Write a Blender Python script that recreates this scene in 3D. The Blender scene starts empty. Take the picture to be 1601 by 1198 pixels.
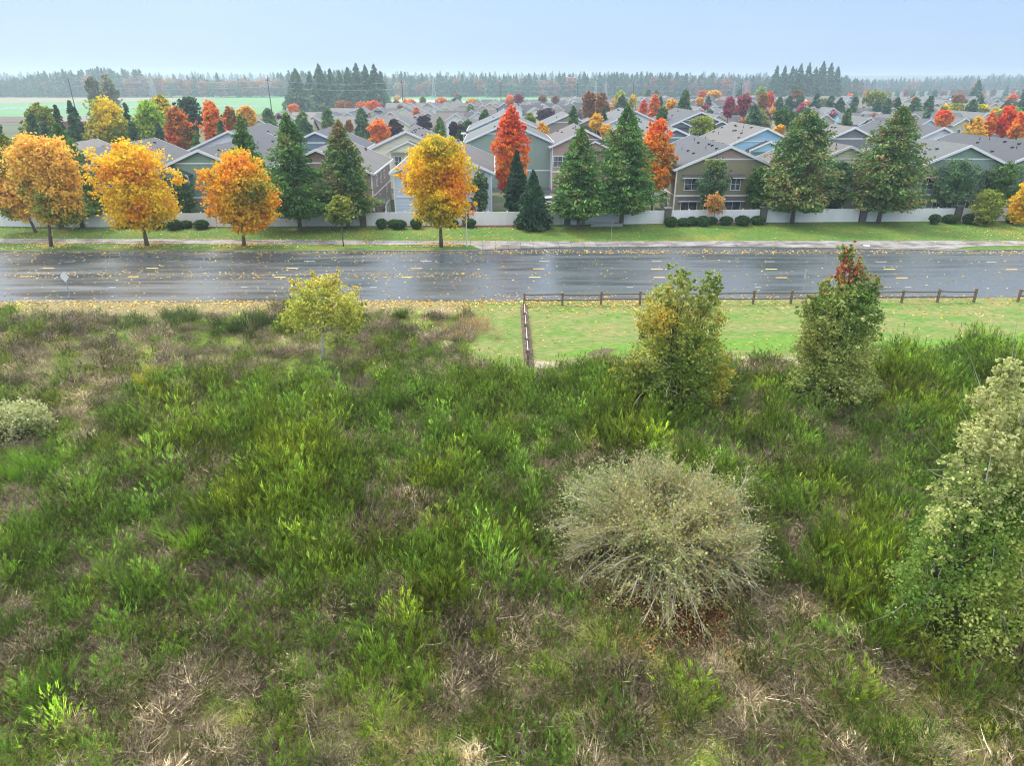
import bpy, math, random
import numpy as np
from math import radians as R
# ------------------------------------------------------------------ camera
FPX, CAMH, HOR, YAW = 1068.0, 18.0, 125.0, R(1.4)
PITCH = math.atan((599 - HOR) / FPX)
sc = bpy.context.scene
cam_d = bpy.data.cameras.new('camera')
cam = bpy.data.objects.new('camera', cam_d)
sc.collection.objects.link(cam)
cam.location = (0, 0, CAMH)
cam.rotation_euler = (math.pi / 2 - PITCH, 0, -YAW)
cam_d.sensor_width = 36
cam_d.lens = 36 * FPX / 1601
cam_d.clip_start = 0.1
cam_d.clip_end = 12000
sc.camera = cam
# ------------------------------------------------------------------ world, sun, exposure
w = bpy.data.worlds.new('World'); sc.world = w; w.use_nodes = True
nt = w.node_tree; nt.nodes.clear()
N = nt.nodes.new
sky = N('ShaderNodeTexSky'); sky.sky_type = 'NISHITA'; sky.sun_disc = False
SUN_EL, SUN_AZ = R(52), R(-35)
sky.sun_elevation = SUN_EL; sky.sun_rotation = SUN_AZ
sky.air_density = 1.0; sky.dust_density = 3.0; sky.ozone_density = 2.0
tc = N('ShaderNodeTexCoord'); sep = N('ShaderNodeSeparateXYZ')
nt.links.new(tc.outputs['Generated'], sep.inputs[0])
rp = N('ShaderNodeValToRGB')                       # a pale overcast deck, a little bluer higher up
cr = rp.color_ramp
cr.elements[0].position = 0.0; cr.elements[0].color = (2.7, 3.6, 4.8, 1)
cr.elements[1].position = 0.16; cr.elements[1].color = (1.9, 3.2, 5.7, 1)
e = cr.elements.new(0.38); e.color = (8.6, 9.3, 10.4, 1)
e = cr.elements.new(0.9); e.color = (13.5, 13.6, 13.8, 1)
nz = N('ShaderNodeTexNoise'); nz.inputs['Scale'].default_value = 2.2; nz.inputs['Detail'].default_value = 3
mp = N('ShaderNodeMapping'); mp.inputs['Scale'].default_value = (1, 1, 5)
nt.links.new(tc.outputs['Generated'], mp.inputs[0]); nt.links.new(mp.outputs[0], nz.inputs['Vector'])
nt.links.new(sep.outputs['Z'], rp.inputs[0])
mul = N('ShaderNodeMixRGB'); mul.blend_type = 'MULTIPLY'; mul.inputs[0].default_value = 1
r2 = N('ShaderNodeValToRGB'); r2.color_ramp.elements[0].position = .3; r2.color_ramp.elements[0].color = (.93, .95, .97, 1)
r2.color_ramp.elements[1].position = .7; r2.color_ramp.elements[1].color = (1.06, 1.04, 1.02, 1)
nt.links.new(nz.outputs[0], r2.inputs[0]); nt.links.new(rp.outputs[0], mul.inputs[1]); nt.links.new(r2.outputs[0], mul.inputs[2])
mx = N('ShaderNodeMixRGB'); mx.inputs[0].default_value = 0.85
nt.links.new(sky.outputs[0], mx.inputs[1]); nt.links.new(mul.outputs[0], mx.inputs[2])
bg = N('ShaderNodeBackground'); bg.inputs['Strength'].default_value = 0.09
out = N('ShaderNodeOutputWorld')
nt.links.new(mx.outputs[0], bg.inputs['Color']); nt.links.new(bg.outputs[0], out.inputs['Surface'])
sl = bpy.data.lights.new('sun', 'SUN'); sl.energy = 1.5; sl.angle = R(10); sl.color = (1, .92, .80)
so = bpy.data.objects.new('sun', sl); sc.collection.objects.link(so)
so.location = (0, 0, 60); so.rotation_euler = (math.pi / 2 - SUN_EL, 0, math.pi - SUN_AZ)
sc.view_settings.view_transform = 'Standard'; sc.view_settings.look = 'None'
sc.view_settings.gamma = 1; sc.view_settings.exposure = 1.15
sc.cycles.max_bounces = 6; sc.cycles.diffuse_bounces = 2; sc.cycles.glossy_bounces = 2
sc.cycles.transmission_bounces = 3; sc.cycles.transparent_max_bounces = 6; sc.cycles.volume_bounces = 1
sc.cycles.use_denoising = True; sc.cycles.filter_width = 1.0
sc.cycles.caustics_reflective = False; sc.cycles.caustics_refractive = False

# ------------------------------------------------------------------ pixel rays -> real ground positions
FW = np.array([math.sin(YAW) * math.cos(PITCH), math.cos(YAW) * math.cos(PITCH), -math.sin(PITCH)])
RT = np.array([math.cos(YAW), -math.sin(YAW), 0.0]); UP = np.cross(RT, FW)
def ray(x, y): return FW + RT * (x - 800.5) / FPX - UP * (y - 599) / FPX
def G(x, y, z=0.0):
    r = ray(x, y); t = (z - CAMH) / r[2]; return np.array([0, 0, CAMH]) + r * t
def P(x, y, Y):
    r = ray(x, y); return np.array([0, 0, CAMH]) + r * Y / r[1]
def proj(p):
    d = np.asarray(p, float) - np.array([0, 0, CAMH]); f = d @ FW
    return 800.5 + FPX * (d @ RT) / f, 599 - FPX * (d @ UP) / f, f

# ------------------------------------------------------------------ materials
MATS = {}
def new_mat(name):
    m = bpy.data.materials.new(name); m.use_nodes = True
    b = m.node_tree.nodes['Principled BSDF']; return m, m.node_tree, b
def ramp(nt, fac, stops):
    n = nt.nodes.new('ShaderNodeValToRGB'); c = n.color_ramp
    while len(c.elements) > 1: c.elements.remove(c.elements[-1])
    c.elements[0].position = stops[0][0]; c.elements[0].color = tuple(stops[0][1]) + (1,) if len(stops[0][1]) == 3 else stops[0][1]
    for p, col in stops[1:]:
        e = c.elements.new(p); e.color = tuple(col) + (1,)
    nt.links.new(fac, n.inputs[0]); return n.outputs[0]
def noise(nt, vec, scale, detail=3, rough=.55, stretch=None):
    if stretch:
        mm = nt.nodes.new('ShaderNodeMapping'); mm.inputs['Scale'].default_value = stretch
        nt.links.new(vec, mm.inputs[0]); vec = mm.outputs[0]
    n = nt.nodes.new('ShaderNodeTexNoise'); n.inputs['Scale'].default_value = scale
    n.inputs['Detail'].default_value = detail; n.inputs['Roughness'].default_value = rough
    nt.links.new(vec, n.inputs['Vector']); return n.outputs[0]
def mixc(nt, fac, a, b, mode='MIX'):
    n = nt.nodes.new('ShaderNodeMixRGB'); n.blend_type = mode
    for i, v in ((0, fac), (1, a), (2, b)):
        if hasattr(v, 'links'): nt.links.new(v, n.inputs[i])
        elif i == 0: n.inputs[0].default_value = v
        else: n.inputs[i].default_value = tuple(v) + (1,)
    return n.outputs[0]
def bump(nt, b, h, strength=.5, dist=.02):
    n = nt.nodes.new('ShaderNodeBump'); n.inputs['Strength'].default_value = strength; n.inputs['Distance'].default_value = dist
    nt.links.new(h, n.inputs['Height']); nt.links.new(n.outputs[0], b.inputs['Normal'])
def objc(nt):
    return nt.nodes.new('ShaderNodeTexCoord').outputs['Object']
def plain(name, col, rough=.6, metal=0, var=.12, scale=3):
    if name in MATS: return MATS[name]
    m, nt, b = new_mat(name)
    c = np.array(col)
    o = ramp(nt, noise(nt, objc(nt), scale, 4), [(.3, c * (1 - var)), (.7, np.minimum(c * (1 + var), 1))])
    nt.links.new(o, b.inputs['Base Color']); b.inputs['Roughness'].default_value = rough; b.inputs['Metallic'].default_value = metal
    MATS[name] = m; return m
def siding(name, col, kind='lap'):
    if name in MATS: return MATS[name]
    m, nt, b = new_mat(name); c = np.array(col); oc = objc(nt)
    base = ramp(nt, noise(nt, oc, 1.5, 4, .6, (1, 1, 3)), [(.3, c * .93), (.7, c * 1.05)])
    sp = nt.nodes.new('ShaderNodeSeparateXYZ'); nt.links.new(oc, sp.inputs[0])
    ad = nt.nodes.new('ShaderNodeMath'); ad.operation = 'ADD'; nt.links.new(sp.outputs[0], ad.inputs[0]); nt.links.new(sp.outputs[1], ad.inputs[1])
    src = sp.outputs[2] if kind == 'lap' else ad.outputs[0]
    d = nt.nodes.new('ShaderNodeMath'); d.operation = 'DIVIDE'; d.inputs[1].default_value = .2 if kind == 'lap' else .42
    nt.links.new(src, d.inputs[0])
    f = nt.nodes.new('ShaderNodeMath'); f.operation = 'FRACT'; nt.links.new(d.outputs[0], f.inputs[0])
    h = f.outputs[0]
    if kind != 'lap':
        g = nt.nodes.new('ShaderNodeMath'); g.operation = 'LESS_THAN'; g.inputs[1].default_value = .16; nt.links.new(h, g.inputs[0]); h = g.outputs[0]
    else:
        g = nt.nodes.new('ShaderNodeMath'); g.operation = 'SUBTRACT'; g.inputs[0].default_value = 1; nt.links.new(h, g.inputs[1]); h = g.outputs[0]
    bump(nt, b, h, 1, .03)
    nt.links.new(base, b.inputs['Base Color']); b.inputs['Roughness'].default_value = .6
    MATS[name] = m; return m
def shingle(name, col):
    if name in MATS: return MATS[name]
    m, nt, b = new_mat(name); c = np.array(col); oc = objc(nt)
    n1 = noise(nt, oc, 4.5, 5, .7, (1, 1, 1)); n2 = noise(nt, oc, .35, 3)
    a = ramp(nt, n1, [(.3, c * .72), (.5, c), (.7, c * 1.35)])
    o = mixc(nt, .5, a, ramp(nt, n2, [(.3, (.75, .75, .78)), (.7, (1.15, 1.15, 1.12))]), 'MULTIPLY')
    br = nt.nodes.new('ShaderNodeTexBrick'); br.inputs['Scale'].default_value = 1; br.inputs['Brick Width'].default_value = .33; br.inputs['Row Height'].default_value = .15
    br.inputs['Mortar Size'].default_value = .012; br.inputs['Color1'].default_value = (.85, .85, .85, 1); br.inputs['Color2'].default_value = (1.15, 1.15, 1.15, 1); br.inputs['Mortar'].default_value = (.7, .7, .7, 1)
    mm = nt.nodes.new('ShaderNodeMapping'); mm.inputs['Rotation'].default_value = (0, 0, R(90)); nt.links.new(oc, mm.inputs[0]); nt.links.new(mm.outputs[0], br.inputs['Vector'])
    o = mixc(nt, .6, o, br.outputs['Color'], 'MULTIPLY')
    nt.links.new(o, b.inputs['Base Color']); b.inputs['Roughness'].default_value = .62
    bump(nt, b, n1, .5, .02)
    MATS[name] = m; return m
def leaf_material(name, inst=False, transl=.3, rough=.55):
    m, nt, b = new_mat(name)
    a = nt.nodes.new('ShaderNodeAttribute'); a.attribute_name = 'Col'; col = a.outputs['Color']
    if inst:
        t = nt.nodes.new('ShaderNodeAttribute'); t.attribute_name = 'tint'; t.attribute_type = 'INSTANCER'
        col = mixc(nt, 1.0, col, t.outputs['Color'], 'MULTIPLY')
    nt.links.new(col, b.inputs['Base Color']); b.inputs['Roughness'].default_value = rough
    b.inputs['Specular IOR Level'].default_value = .25
    tr = nt.nodes.new('ShaderNodeBsdfTranslucent'); nt.links.new(col, tr.inputs['Color'])
    ms = nt.nodes.new('ShaderNodeMixShader'); ms.inputs[0].default_value = transl
    o = nt.nodes['Material Output']
    nt.links.new(b.outputs[0], ms.inputs[1]); nt.links.new(tr.outputs[0], ms.inputs[2]); nt.links.new(ms.outputs[0], o.inputs['Surface'])
    return m
M_LEAF = leaf_material('foliage', transl=.4)
M_NEEDLE = leaf_material('needles', transl=.15, rough=.65)
M_BRUSH = leaf_material('brush_stems', inst=True, transl=.25)
M_BARK = plain('bark', (.12, .095, .075), .85, scale=9, var=.35)
M_PBARK = plain('pale_bark', (.42, .40, .36), .8, scale=9, var=.25)
M_WHITE = plain('white_trim', (.72, .73, .74), .5, var=.03)
M_VINYL = None
M_GLASS, _nt, _b = new_mat('window_glass')
_o = ramp(_nt, noise(_nt, objc(_nt), .8, 2), [(.35, (.03, .04, .05)), (.65, (.16, .19, .2))])
_nt.links.new(_o, _b.inputs['Base Color']); _b.inputs['Roughness'].default_value = .08
M_DARK = plain('dark_metal', (.02, .02, .022), .5)
M_STONE = plain('stone', (.12, .11, .10), .85, scale=6, var=.45)
M_WOOD = plain('weathered_rail', (.16, .12, .085), .85, scale=12, var=.35)
M_GREYMETAL = plain('grey_metal', (.42, .43, .44), .4, .5, var=.05)

# ------------------------------------------------------------------ mesh helpers
C = sc.collection.objects
class MB:
    def __init__(s): s.v = []; s.f = []; s.m = []
    def add(s, vs, fs, mi=0):
        o = len(s.v); s.v += [tuple(map(float, v)) for v in vs]; s.f += [tuple(i + o for i in f) for f in fs]; s.m += [mi] * len(fs)
    def box(s, x0, y0, z0, x1, y1, z1, mi=0):
        vs = [(x, y, z) for z in (z0, z1) for y in (y0, y1) for x in (x0, x1)]
        s.add(vs, [(0, 2, 3, 1), (4, 5, 7, 6), (0, 1, 5, 4), (2, 6, 7, 3), (0, 4, 6, 2), (1, 3, 7, 5)], mi)
    def beam(s, a, b, wd, h, mi=0, up=(0, 0, 1)):
        a = np.array(a, float); b = np.array(b, float); d = b - a; d /= np.linalg.norm(d)
        u = np.cross(d, up)
        if np.linalg.norm(u) < 1e-3: u = np.cross(d, (0, 1, 0))
        u /= np.linalg.norm(u); v = np.cross(u, d)
        vs = [p + u * i * wd / 2 + v * j * h / 2 for p in (a, b) for j in (-1, 1) for i in (-1, 1)]
        s.add(vs, [(0, 1, 3, 2), (4, 6, 7, 5), (0, 4, 5, 1), (2, 3, 7, 6), (0, 2, 6, 4), (1, 5, 7, 3)], mi)
    def tube(s, pts, rad, n=6, mi=0):
        pts = [np.array(p, float) for p in pts]; rings = []
        for i, p in enumerate(pts):
            d = (pts[min(i + 1, len(pts) - 1)] - pts[max(i - 1, 0)]); d /= (np.linalg.norm(d) + 1e-9)
            a = np.array((1, 0, 0)) if abs(d[0]) < .8 else np.array((0, 1, 0))
            u = np.cross(d, a); u /= np.linalg.norm(u); v = np.cross(d, u)
            rings.append([p + rad[i] * (u * math.cos(2 * math.pi * k / n) + v * math.sin(2 * math.pi * k / n)) for k in range(n)])
        vs = [q for r in rings for q in r]; fs = []
        for i in range(len(pts) - 1):
            for k in range(n):
                a = i * n + k; b2 = i * n + (k + 1) % n; fs.append((a, b2, b2 + n, a + n))
        fs.append(tuple(range(n))[::-1]); fs.append(tuple(range(len(vs) - n, len(vs))))
        s.add(vs, fs, mi)
    def prism(s, poly, y0, y1, mi=0):      # poly of (x,z), extruded along y
        n = len(poly); vs = [(x, y0, z) for x, z in poly] + [(x, y1, z) for x, z in poly]
        fs = [tuple(range(n)), tuple(range(2 * n - 1, n - 1, -1))] + [(i, i + n, (i + 1) % n + n, (i + 1) % n) for i in range(n)]
        s.add(vs, fs, mi)
    def build(s, name, mats, parent=None, smooth=False):
        me = bpy.data.meshes.new(name); me.from_pydata(s.v, [], s.f)
        for m in (mats if isinstance(mats, (list, tuple)) else [mats]): me.materials.append(m)
        me.polygons.foreach_set('material_index', s.m)
        if smooth: me.polygons.foreach_set('use_smooth', [True] * len(s.f))
        me.update()
        o = bpy.data.objects.new(name, me); C.link(o); o.parent = parent; return o
def quads_mesh(name, V, COL, mat, nper=4):
    """V (n,nper,3) corners, COL (n,3) or (n,nper,3)"""
    n = len(V); me = bpy.data.meshes.new(name)
    me.vertices.add(n * nper); me.vertices.foreach_set('co', V.reshape(-1).astype(np.float32))
    me.loops.add(n * nper); me.loops.foreach_set('vertex_index', np.arange(n * nper, dtype=np.int32))
    me.polygons.add(n); me.polygons.foreach_set('loop_start', np.arange(0, n * nper, nper, dtype=np.int32))
    me.polygons.foreach_set('loop_total', np.full(n, nper, dtype=np.int32))
    if COL is not None:
        if COL.ndim == 2: COL = np.repeat(COL[:, None, :], nper, 1)
        c4 = np.ones((n * nper, 4), np.float32); c4[:, :3] = np.clip(COL.reshape(-1, 3), 0, 1)
        at = me.color_attributes.new('Col', 'FLOAT_COLOR', 'POINT'); at.data.foreach_set('color', c4.reshape(-1))
    me.materials.append(mat); me.update(calc_edges=True); return me
def link(name, me, parent=None):
    o = bpy.data.objects.new(name, me); C.link(o); o.parent = parent; return o
def tag(o, label=None, cat=None, group=None, kind=None):
    if label: o['label'] = label
    if cat: o['category'] = cat
    if group: o['group'] = group
    if kind: o['kind'] = kind
    return o
def thing(name, label, cat, loc, rz=0, group=None):
    o = bpy.data.objects.new(name, None); C.link(o); o.location = tuple(map(float, loc)); o.rotation_euler = (0, 0, rz)
    o.empty_display_size = .2
    return tag(o, label, cat, group)
def children(o): return [c for c in bpy.data.objects if c.parent == o]
KIDS = {}
def dup(root, loc, rz=0, scale=(1, 1, 1), label=None, group=None):
    if root.name not in KIDS: KIDS[root.name] = [(c, children(c)) for c in children(root)]
    r = root.copy(); C.link(r); r.location = tuple(map(float, loc)); r.rotation_euler = (0, 0, rz); r.scale = scale
    if label: r['label'] = label
    if group: r['group'] = group
    for c, gs in KIDS[root.name]:
        k = c.copy(); C.link(k); k.parent = r
        for g in gs:
            q = g.copy(); C.link(q); q.parent = k
    return r
def unit(v): return v / (np.linalg.norm(v, axis=-1, keepdims=True) + 1e-9)
def snoise(p, rng, scale=1.0, k=5):
    """smooth pseudo noise in -1..1 at points p"""
    out = np.zeros(len(p))
    for i in range(k):
        f = rng.normal(size=3) * scale; out += np.sin(p @ f + rng.uniform(0, 6.28))
    return out / math.sqrt(k) / 1.2
def rhombs(c, size, rng, elong=1.5, axis=None, jit=.5):
    n = len(c)
    u = unit(rng.normal(size=(n, 3))) if axis is None else unit(axis + rng.normal(size=(n, 3)) * jit)
    v = unit(np.cross(u, rng.normal(size=(n, 3)))); s = size[:, None] if hasattr(size, '__len__') else size
    s = s * rng.uniform(.6, 1.3, (n, 1))
    U = u * s * elong * .5; V = v * s * .5
    return np.stack([c - U, c + V - U * .1, c + U, c - V - U * .1], 1)
def srgb(*c):
    c = np.array(c, float) / 255; return np.where(c < .04045, c / 12.92, ((c + .055) / 1.055) ** 2.4)
# ------------------------------------------------------------------ leafy crowns
def pal_color(p, cl, rng, pal, scale, jitter=.18):
    """colours from palette by smooth noise in space + clump jitter"""
    pal = np.array(pal); k = len(pal)
    t = (snoise(p, rng, scale) * .38 + .5 + (rng.normal(size=cl.max() + 1) * .16)[cl]) * (k - 1)
    t = np.clip(t, 0, k - 1.001); i = t.astype(int); f = (t - i)[:, None]
    col = pal[i] * (1 - f) + pal[i + 1] * f
    return col * np.exp(rng.normal(size=(len(p), 1)) * jitter)
def crown_points(blobs, nclump, per, rng, clump=.16, shell=.55, flat=1.0):
    b = np.array(blobs, float)          # x,y,z,rx,ry,rz
    wgt = b[:, 3] * b[:, 5]; wgt /= wgt.sum()
    bi = rng.choice(len(b), nclump, p=wgt)
    d = unit(rng.normal(size=(nclump, 3)))
    rr = 1 - shell * rng.uniform(0, 1, nclump) ** 1.8
    cc = b[bi, :3] + d * b[bi, 3:6] * rr[:, None]
    cs = clump * b[bi, 3:6].mean(1) * rng.uniform(.6, 1.5, nclump)
    cl = np.repeat(np.arange(nclump), per)
    p = cc[cl] + rng.normal(size=(nclump * per, 3)) * cs[cl][:, None] * np.array([1, 1, .75 * flat])
    return p, cl
def leafy(name, label, base, blobs, pal, seed, nclump=420, per=14, leaf=.3, cat='tree', group=None, trunk_r=.16, bark=None,
          scale=.6, clump=.16, shell=.55, top=None, topw=None, extra=None, lean=(0, 0), jitter=.18):
    """blobs in world coords relative to base (x,y,z,rx,ry,rz)"""
    rng = np.random.default_rng(seed)
    t = thing(name, label, cat, base, 0, group)
    p, cl = crown_points(blobs, nclump, per, rng, clump, shell)
    p[:, 2] = np.maximum(p[:, 2], .15)
    col = pal_color(p, cl, rng, pal, scale, jitter)
    if top is not None:                       # a second palette coming in with height
        z = p[:, 2] / max(q[2] + q[5] for q in blobs); f = np.clip((z - topw[0]) / (topw[1] - topw[0]) + snoise(p, rng, scale * 2) * .35, 0, 1)[:, None]
        f = (rng.random((len(p), 1)) < f).astype(float); col = col * (1 - f) + pal_color(p, cl, rng, top, scale) * f
    V = rhombs(p, leaf, rng)
    link('crown', quads_mesh(name + '_crown', V, col, M_LEAF), t)
    mb = MB(); cz = min(q[2] - q[5] * .6 for q in blobs); cz = max(cz, .4)
    ctr = np.mean([q[:3] for q in blobs], 0)
    fork = np.array([ctr[0] * .3 + lean[0], ctr[1] * .3 + lean[1], cz])
    mb.tube([(0, 0, -.1), (fork[0] * .4, fork[1] * .4, cz * .5), fork], [trunk_r * 1.35, trunk_r, trunk_r * .85], 8)
    for q in blobs[:10]:
        e = np.array(q[:3]) + np.array([0, 0, q[5] * .3]); m = (fork * .5 + e * .5) + rng.normal(size=3) * .15 * q[3]
        mb.tube([fork - (0, 0, .1), m, e], [trunk_r * .6, trunk_r * .35, trunk_r * .12], 5)
        for _ in range(4):
            e2 = np.array(q[:3]) + unit(rng.normal(size=3)) * np.array(q[3:6]) * .85
            mb.tube([m, (m + e2) / 2 + rng.normal(size=3) * .1, e2], [trunk_r * .3, trunk_r * .16, trunk_r * .04], 4)
    mb.build('trunk', bark or M_BARK, t, True)
    if extra: extra(t, rng)
    return t
def pxblobs(base, Y, lst, ry=None, depth_jit=.5, seed=0):
    """blobs given in photo pixels at distance Y: (px,py,rx_px,ry_px[,dY]) -> relative to base"""
    out = []; rng = random.Random(seed)
    for q in lst:
        dY = q[4] if len(q) > 4 else 0
        p = P(q[0], q[1], Y + dY); f = proj(p)[2]; rx = q[2] * f / FPX; rz = q[3] * f / FPX
        out.append((p[0] - base[0], p[1] - base[1], p[2], rx, (ry or rx), rz))
    return out
def sprays(bl, n, seed, r=.16):
    rr_ = random.Random(seed); out = list(bl); R_ = max(b[3] for b in bl)
    for _ in range(n):
        b = rr_.choice(bl); a = rr_.uniform(0, 6.283); e = rr_.uniform(-.3, 1.3); q = R_ * r * rr_.uniform(.6, 1.3)
        out.append((b[0] + b[3] * math.cos(a) * math.cos(e) * 1.08, b[1] + b[4] * math.sin(a) * math.cos(e) * 1.08, max(.4, b[2] + b[5] * math.sin(e) * 1.08), q, q, q * 1.3))
    return out
# ------------------------------------------------------------------ conifers
def conifer_mesh(name, h, r, seed, pal, nb=300, k=12, z0=.06, power=.85, droop=.25, rise=.1, q=.5, wid=.45, open_=0.0, bulge=.0):
    rng = np.random.default_rng(seed)
    t = rng.uniform(0, 1, nb) ** 1.15; z = h * (z0 + (1 - z0) * t * .97)
    prof = (1 - t) ** power * np.minimum(1, (t + .05) / .12) ** .5 + bulge * np.sin(np.pi * t)
    az = rng.uniform(0, 6.283, nb)
    lob = 1 + .24 * np.sin(az * 3 + z * 1.7 / max(h, 1) * 9 + rng.uniform(0, 6)) + rng.normal(size=nb) * (.13 + open_)
    L = r * prof * np.clip(lob, .35, 1.5) + .12
    s = rng.uniform(.15, 1, (nb, k)) ** .7
    dx = np.cos(az)[:, None] * L[:, None] * s; dy = np.sin(az)[:, None] * L[:, None] * s
    side = (rng.normal(size=(nb, k)) * .10 * L[:, None])
    dx = dx - np.sin(az)[:, None] * side; dy = dy + np.cos(az)[:, None] * side
    dz = z[:, None] + L[:, None] * (rise * s * 2 - droop * s ** 2 * 2) + rng.normal(size=(nb, k)) * .04 * r
    p = np.stack([dx, dy, dz], -1).reshape(-1, 3); p[:, 2] = np.maximum(p[:, 2], .1)
    ax = np.stack([np.repeat(np.cos(az), k), np.repeat(np.sin(az), k), np.full(nb * k, -.45 + rise)], -1)
    size = q * (.55 + .6 * np.repeat(prof, k)) * wid / .45
    V = rhombs(p, size, rng, 2.0, ax, .45)
    cl = np.repeat(np.arange(nb), k); col = pal_color(p, cl, rng, pal, .9, .2)
    return quads_mesh(name, V, col, M_NEEDLE)
def trunk_mesh(name, h, r):
    mb = MB(); mb.tube([(0, 0, -.2), (0, 0, h * .12), (0, 0, h * .55), (0, 0, h * .97)], [r * 1.3, r, r * .55, r * .08], 7)
    o = mb.build(name, M_BARK, None, True); me = o.data; bpy.data.objects.remove(o); return me
def conifer(name, label, base, h, r, seed, pal, group=None, **kw):
    t = thing(name, label, 'conifer', base, 0, group)
    link('crown', conifer_mesh(name + '_crown', h, r, seed, pal, **kw), t)
    link('trunk', trunk_mesh(name + '_trunk', h, max(.1, h * .017)), t); return t
# ================================================================== GROUND, ROAD, LAWNS
rnd = random.Random(5); rg = np.random.default_rng(5)
def sheet(name, poly, z, mat, nx=0):
    me = bpy.data.meshes.new(name)
    me.from_pydata([(float(x), float(y), z) for x, y in poly], [], [tuple(range(len(poly)))]); me.materials.append(mat); me.update()
    return tag(link(name, me), kind='structure')
def gmat(name, stops, scale, stretch=None, rough=.9, detail=6, b=.4, stops2=None, scale2=.15):
    m, nt, bs = new_mat(name); oc = objc(nt)
    n1 = noise(nt, oc, scale, detail, .65, stretch)
    o = ramp(nt, n1, stops)
    if stops2:
        o = mixc(nt, 1.0, o, ramp(nt, noise(nt, oc, scale2, 3, .5, stretch), stops2), 'MULTIPLY')
    nt.links.new(o, bs.inputs['Base Color']); bs.inputs['Roughness'].default_value = rough
    bs.inputs['Specular IOR Level'].default_value = .2
    bump(nt, bs, noise(nt, oc, scale * 5, 4), b, .05); return m
M_LAND = gmat('land', [(.35, (.07, .10, .035)), (.5, (.11, .12, .06)), (.65, (.07, .085, .05))], .02)
M_SOIL = gmat('brush_soil', [(.3, (.032, .036, .017)), (.5, (.055, .054, .028)), (.7, (.085, .072, .048))], 1.6)
M_LAWN = gmat('lawn', [(.3, (.05, .11, .018)), (.5, (.09, .17, .028)), (.7, (.17, .21, .05))], 2.2,
              stops2=[(.3, (.8, .95, .8)), (.5, (1, 1, 1)), (.68, (1.7, 1.15, 1.1))], scale2=.22)
M_MEADOW = gmat('meadow', [(.3, (.10, .155, .035)), (.5, (.175, .21, .065)), (.7, (.27, .265, .13))], 1.6, (1, 2.2, 1),
                stops2=[(.3, (.55, .95, .45)), (.5, (.95, 1, .9)), (.7, (1.25, 1.0, 1.15))], scale2=.28)
M_BRIGHT = gmat('bright_grass', [(.3, (.08, .16, .02)), (.6, (.14, .26, .04)), (.75, (.22, .29, .08))], 2.5)
M_CROP = gmat('crop_field', [(.3, (.10, .23, .09)), (.7, (.14, .30, .11))], .02, (1, 6, 1))
M_PLOWED = gmat('plowed', [(.3, (.10, .07, .055)), (.7, (.15, .11, .09))], .05, (1, 8, 1))
M_GRAVEL = gmat('gravel', [(.3, (.25, .235, .21)), (.5, (.36, .34, .31)), (.7, (.45, .43, .4))], 6)
M_DIRT = gmat('dirt', [(.3, (.07, .05, .035)), (.5, (.12, .09, .065)), (.7, (.2, .16, .12))], 4)
M_MULCH = gmat('mulch', [(.3, (.06, .03, .018)), (.5, (.14, .06, .03)), (.7, (.3, .15, .05))], 9)
M_YARD = gmat('yard', [(.35, (.06, .10, .025)), (.5, (.10, .12, .06)), (.65, (.16, .15, .13))], .35)
# wet asphalt: long glossy streaks where the water stands, rougher between
m, nt, b = new_mat('wet_asphalt'); oc = objc(nt)
st = noise(nt, oc, .16, 5, .6, (.35, 2.6, 1)); st2 = noise(nt, oc, .9, 3, .5, (.10, 1.0, 1))
fin = noise(nt, oc, 14, 4, .7)
col = ramp(nt, fin, [(.3, (.046, .058, .066)), (.7, (.078, .095, .106))])
col = mixc(nt, 1.0, col, ramp(nt, st2, [(.35, (.93, .93, .94)), (.65, (1.05, 1.05, 1.05))]), 'MULTIPLY')
nt.links.new(col, b.inputs['Base Color'])
ad = nt.nodes.new('ShaderNodeMath'); ad.operation = 'ADD'; nt.links.new(st, ad.inputs[0]); nt.links.new(st2, ad.inputs[1])
nt.links.new(ramp(nt, ad.outputs[0], [(.38, (.19,) * 3), (.5, (.33,) * 3), (.64, (.5,) * 3)]), b.inputs['Roughness'])
for nd in nt.nodes:
    if nd.type == 'VALTORGB' and nd.outputs[0].is_linked and nd.outputs[0].links[0].to_socket == b.inputs['Roughness']:
        nd.color_ramp.elements[0].position = .30 * 2; nd.color_ramp.elements[1].position = .5; nd.color_ramp.elements[2].position = .9
hv = nt.nodes.new('ShaderNodeMath'); hv.operation = 'MULTIPLY'; hv.inputs[1].default_value = .5; nt.links.new(ad.outputs[0], hv.inputs[0])
M_ROAD_RAMP = [nd for nd in nt.nodes if nd.type == 'VALTORGB' and nd.outputs[0].links and nd.outputs[0].links[0].to_socket == b.inputs['Roughness']][0]
nt.links.new(hv.outputs[0], M_ROAD_RAMP.inputs[0])
for i, ps in enumerate((.40, .5, .62)): M_ROAD_RAMP.color_ramp.elements[i].position = ps
b.inputs['IOR'].default_value = 1.55
bump(nt, b, fin, .12, .01); M_ROAD = m
m, nt, b = new_mat('wet_concrete'); oc = objc(nt)
c1 = ramp(nt, noise(nt, oc, .5, 5, .6, (1, 2, 1)), [(.35, (.20, .18, .165)), (.6, (.33, .32, .31))])
br = nt.nodes.new('ShaderNodeTexBrick'); br.inputs['Scale'].default_value = 1; br.inputs['Brick Width'].default_value = 1.5; br.inputs['Row Height'].default_value = 40
br.inputs['Mortar Size'].default_value = .03; br.offset = 0; br.inputs['Mortar'].default_value = (.45, .45, .45, 1)
br.inputs['Color1'].default_value = (.86, .86, .86, 1); br.inputs['Color2'].default_value = (1.08, 1.08, 1.08, 1); nt.links.new(oc, br.inputs['Vector'])
nt.links.new(mixc(nt, 1.0, c1, br.outputs['Color'], 'MULTIPLY'), b.inputs['Base Color'])
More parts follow.
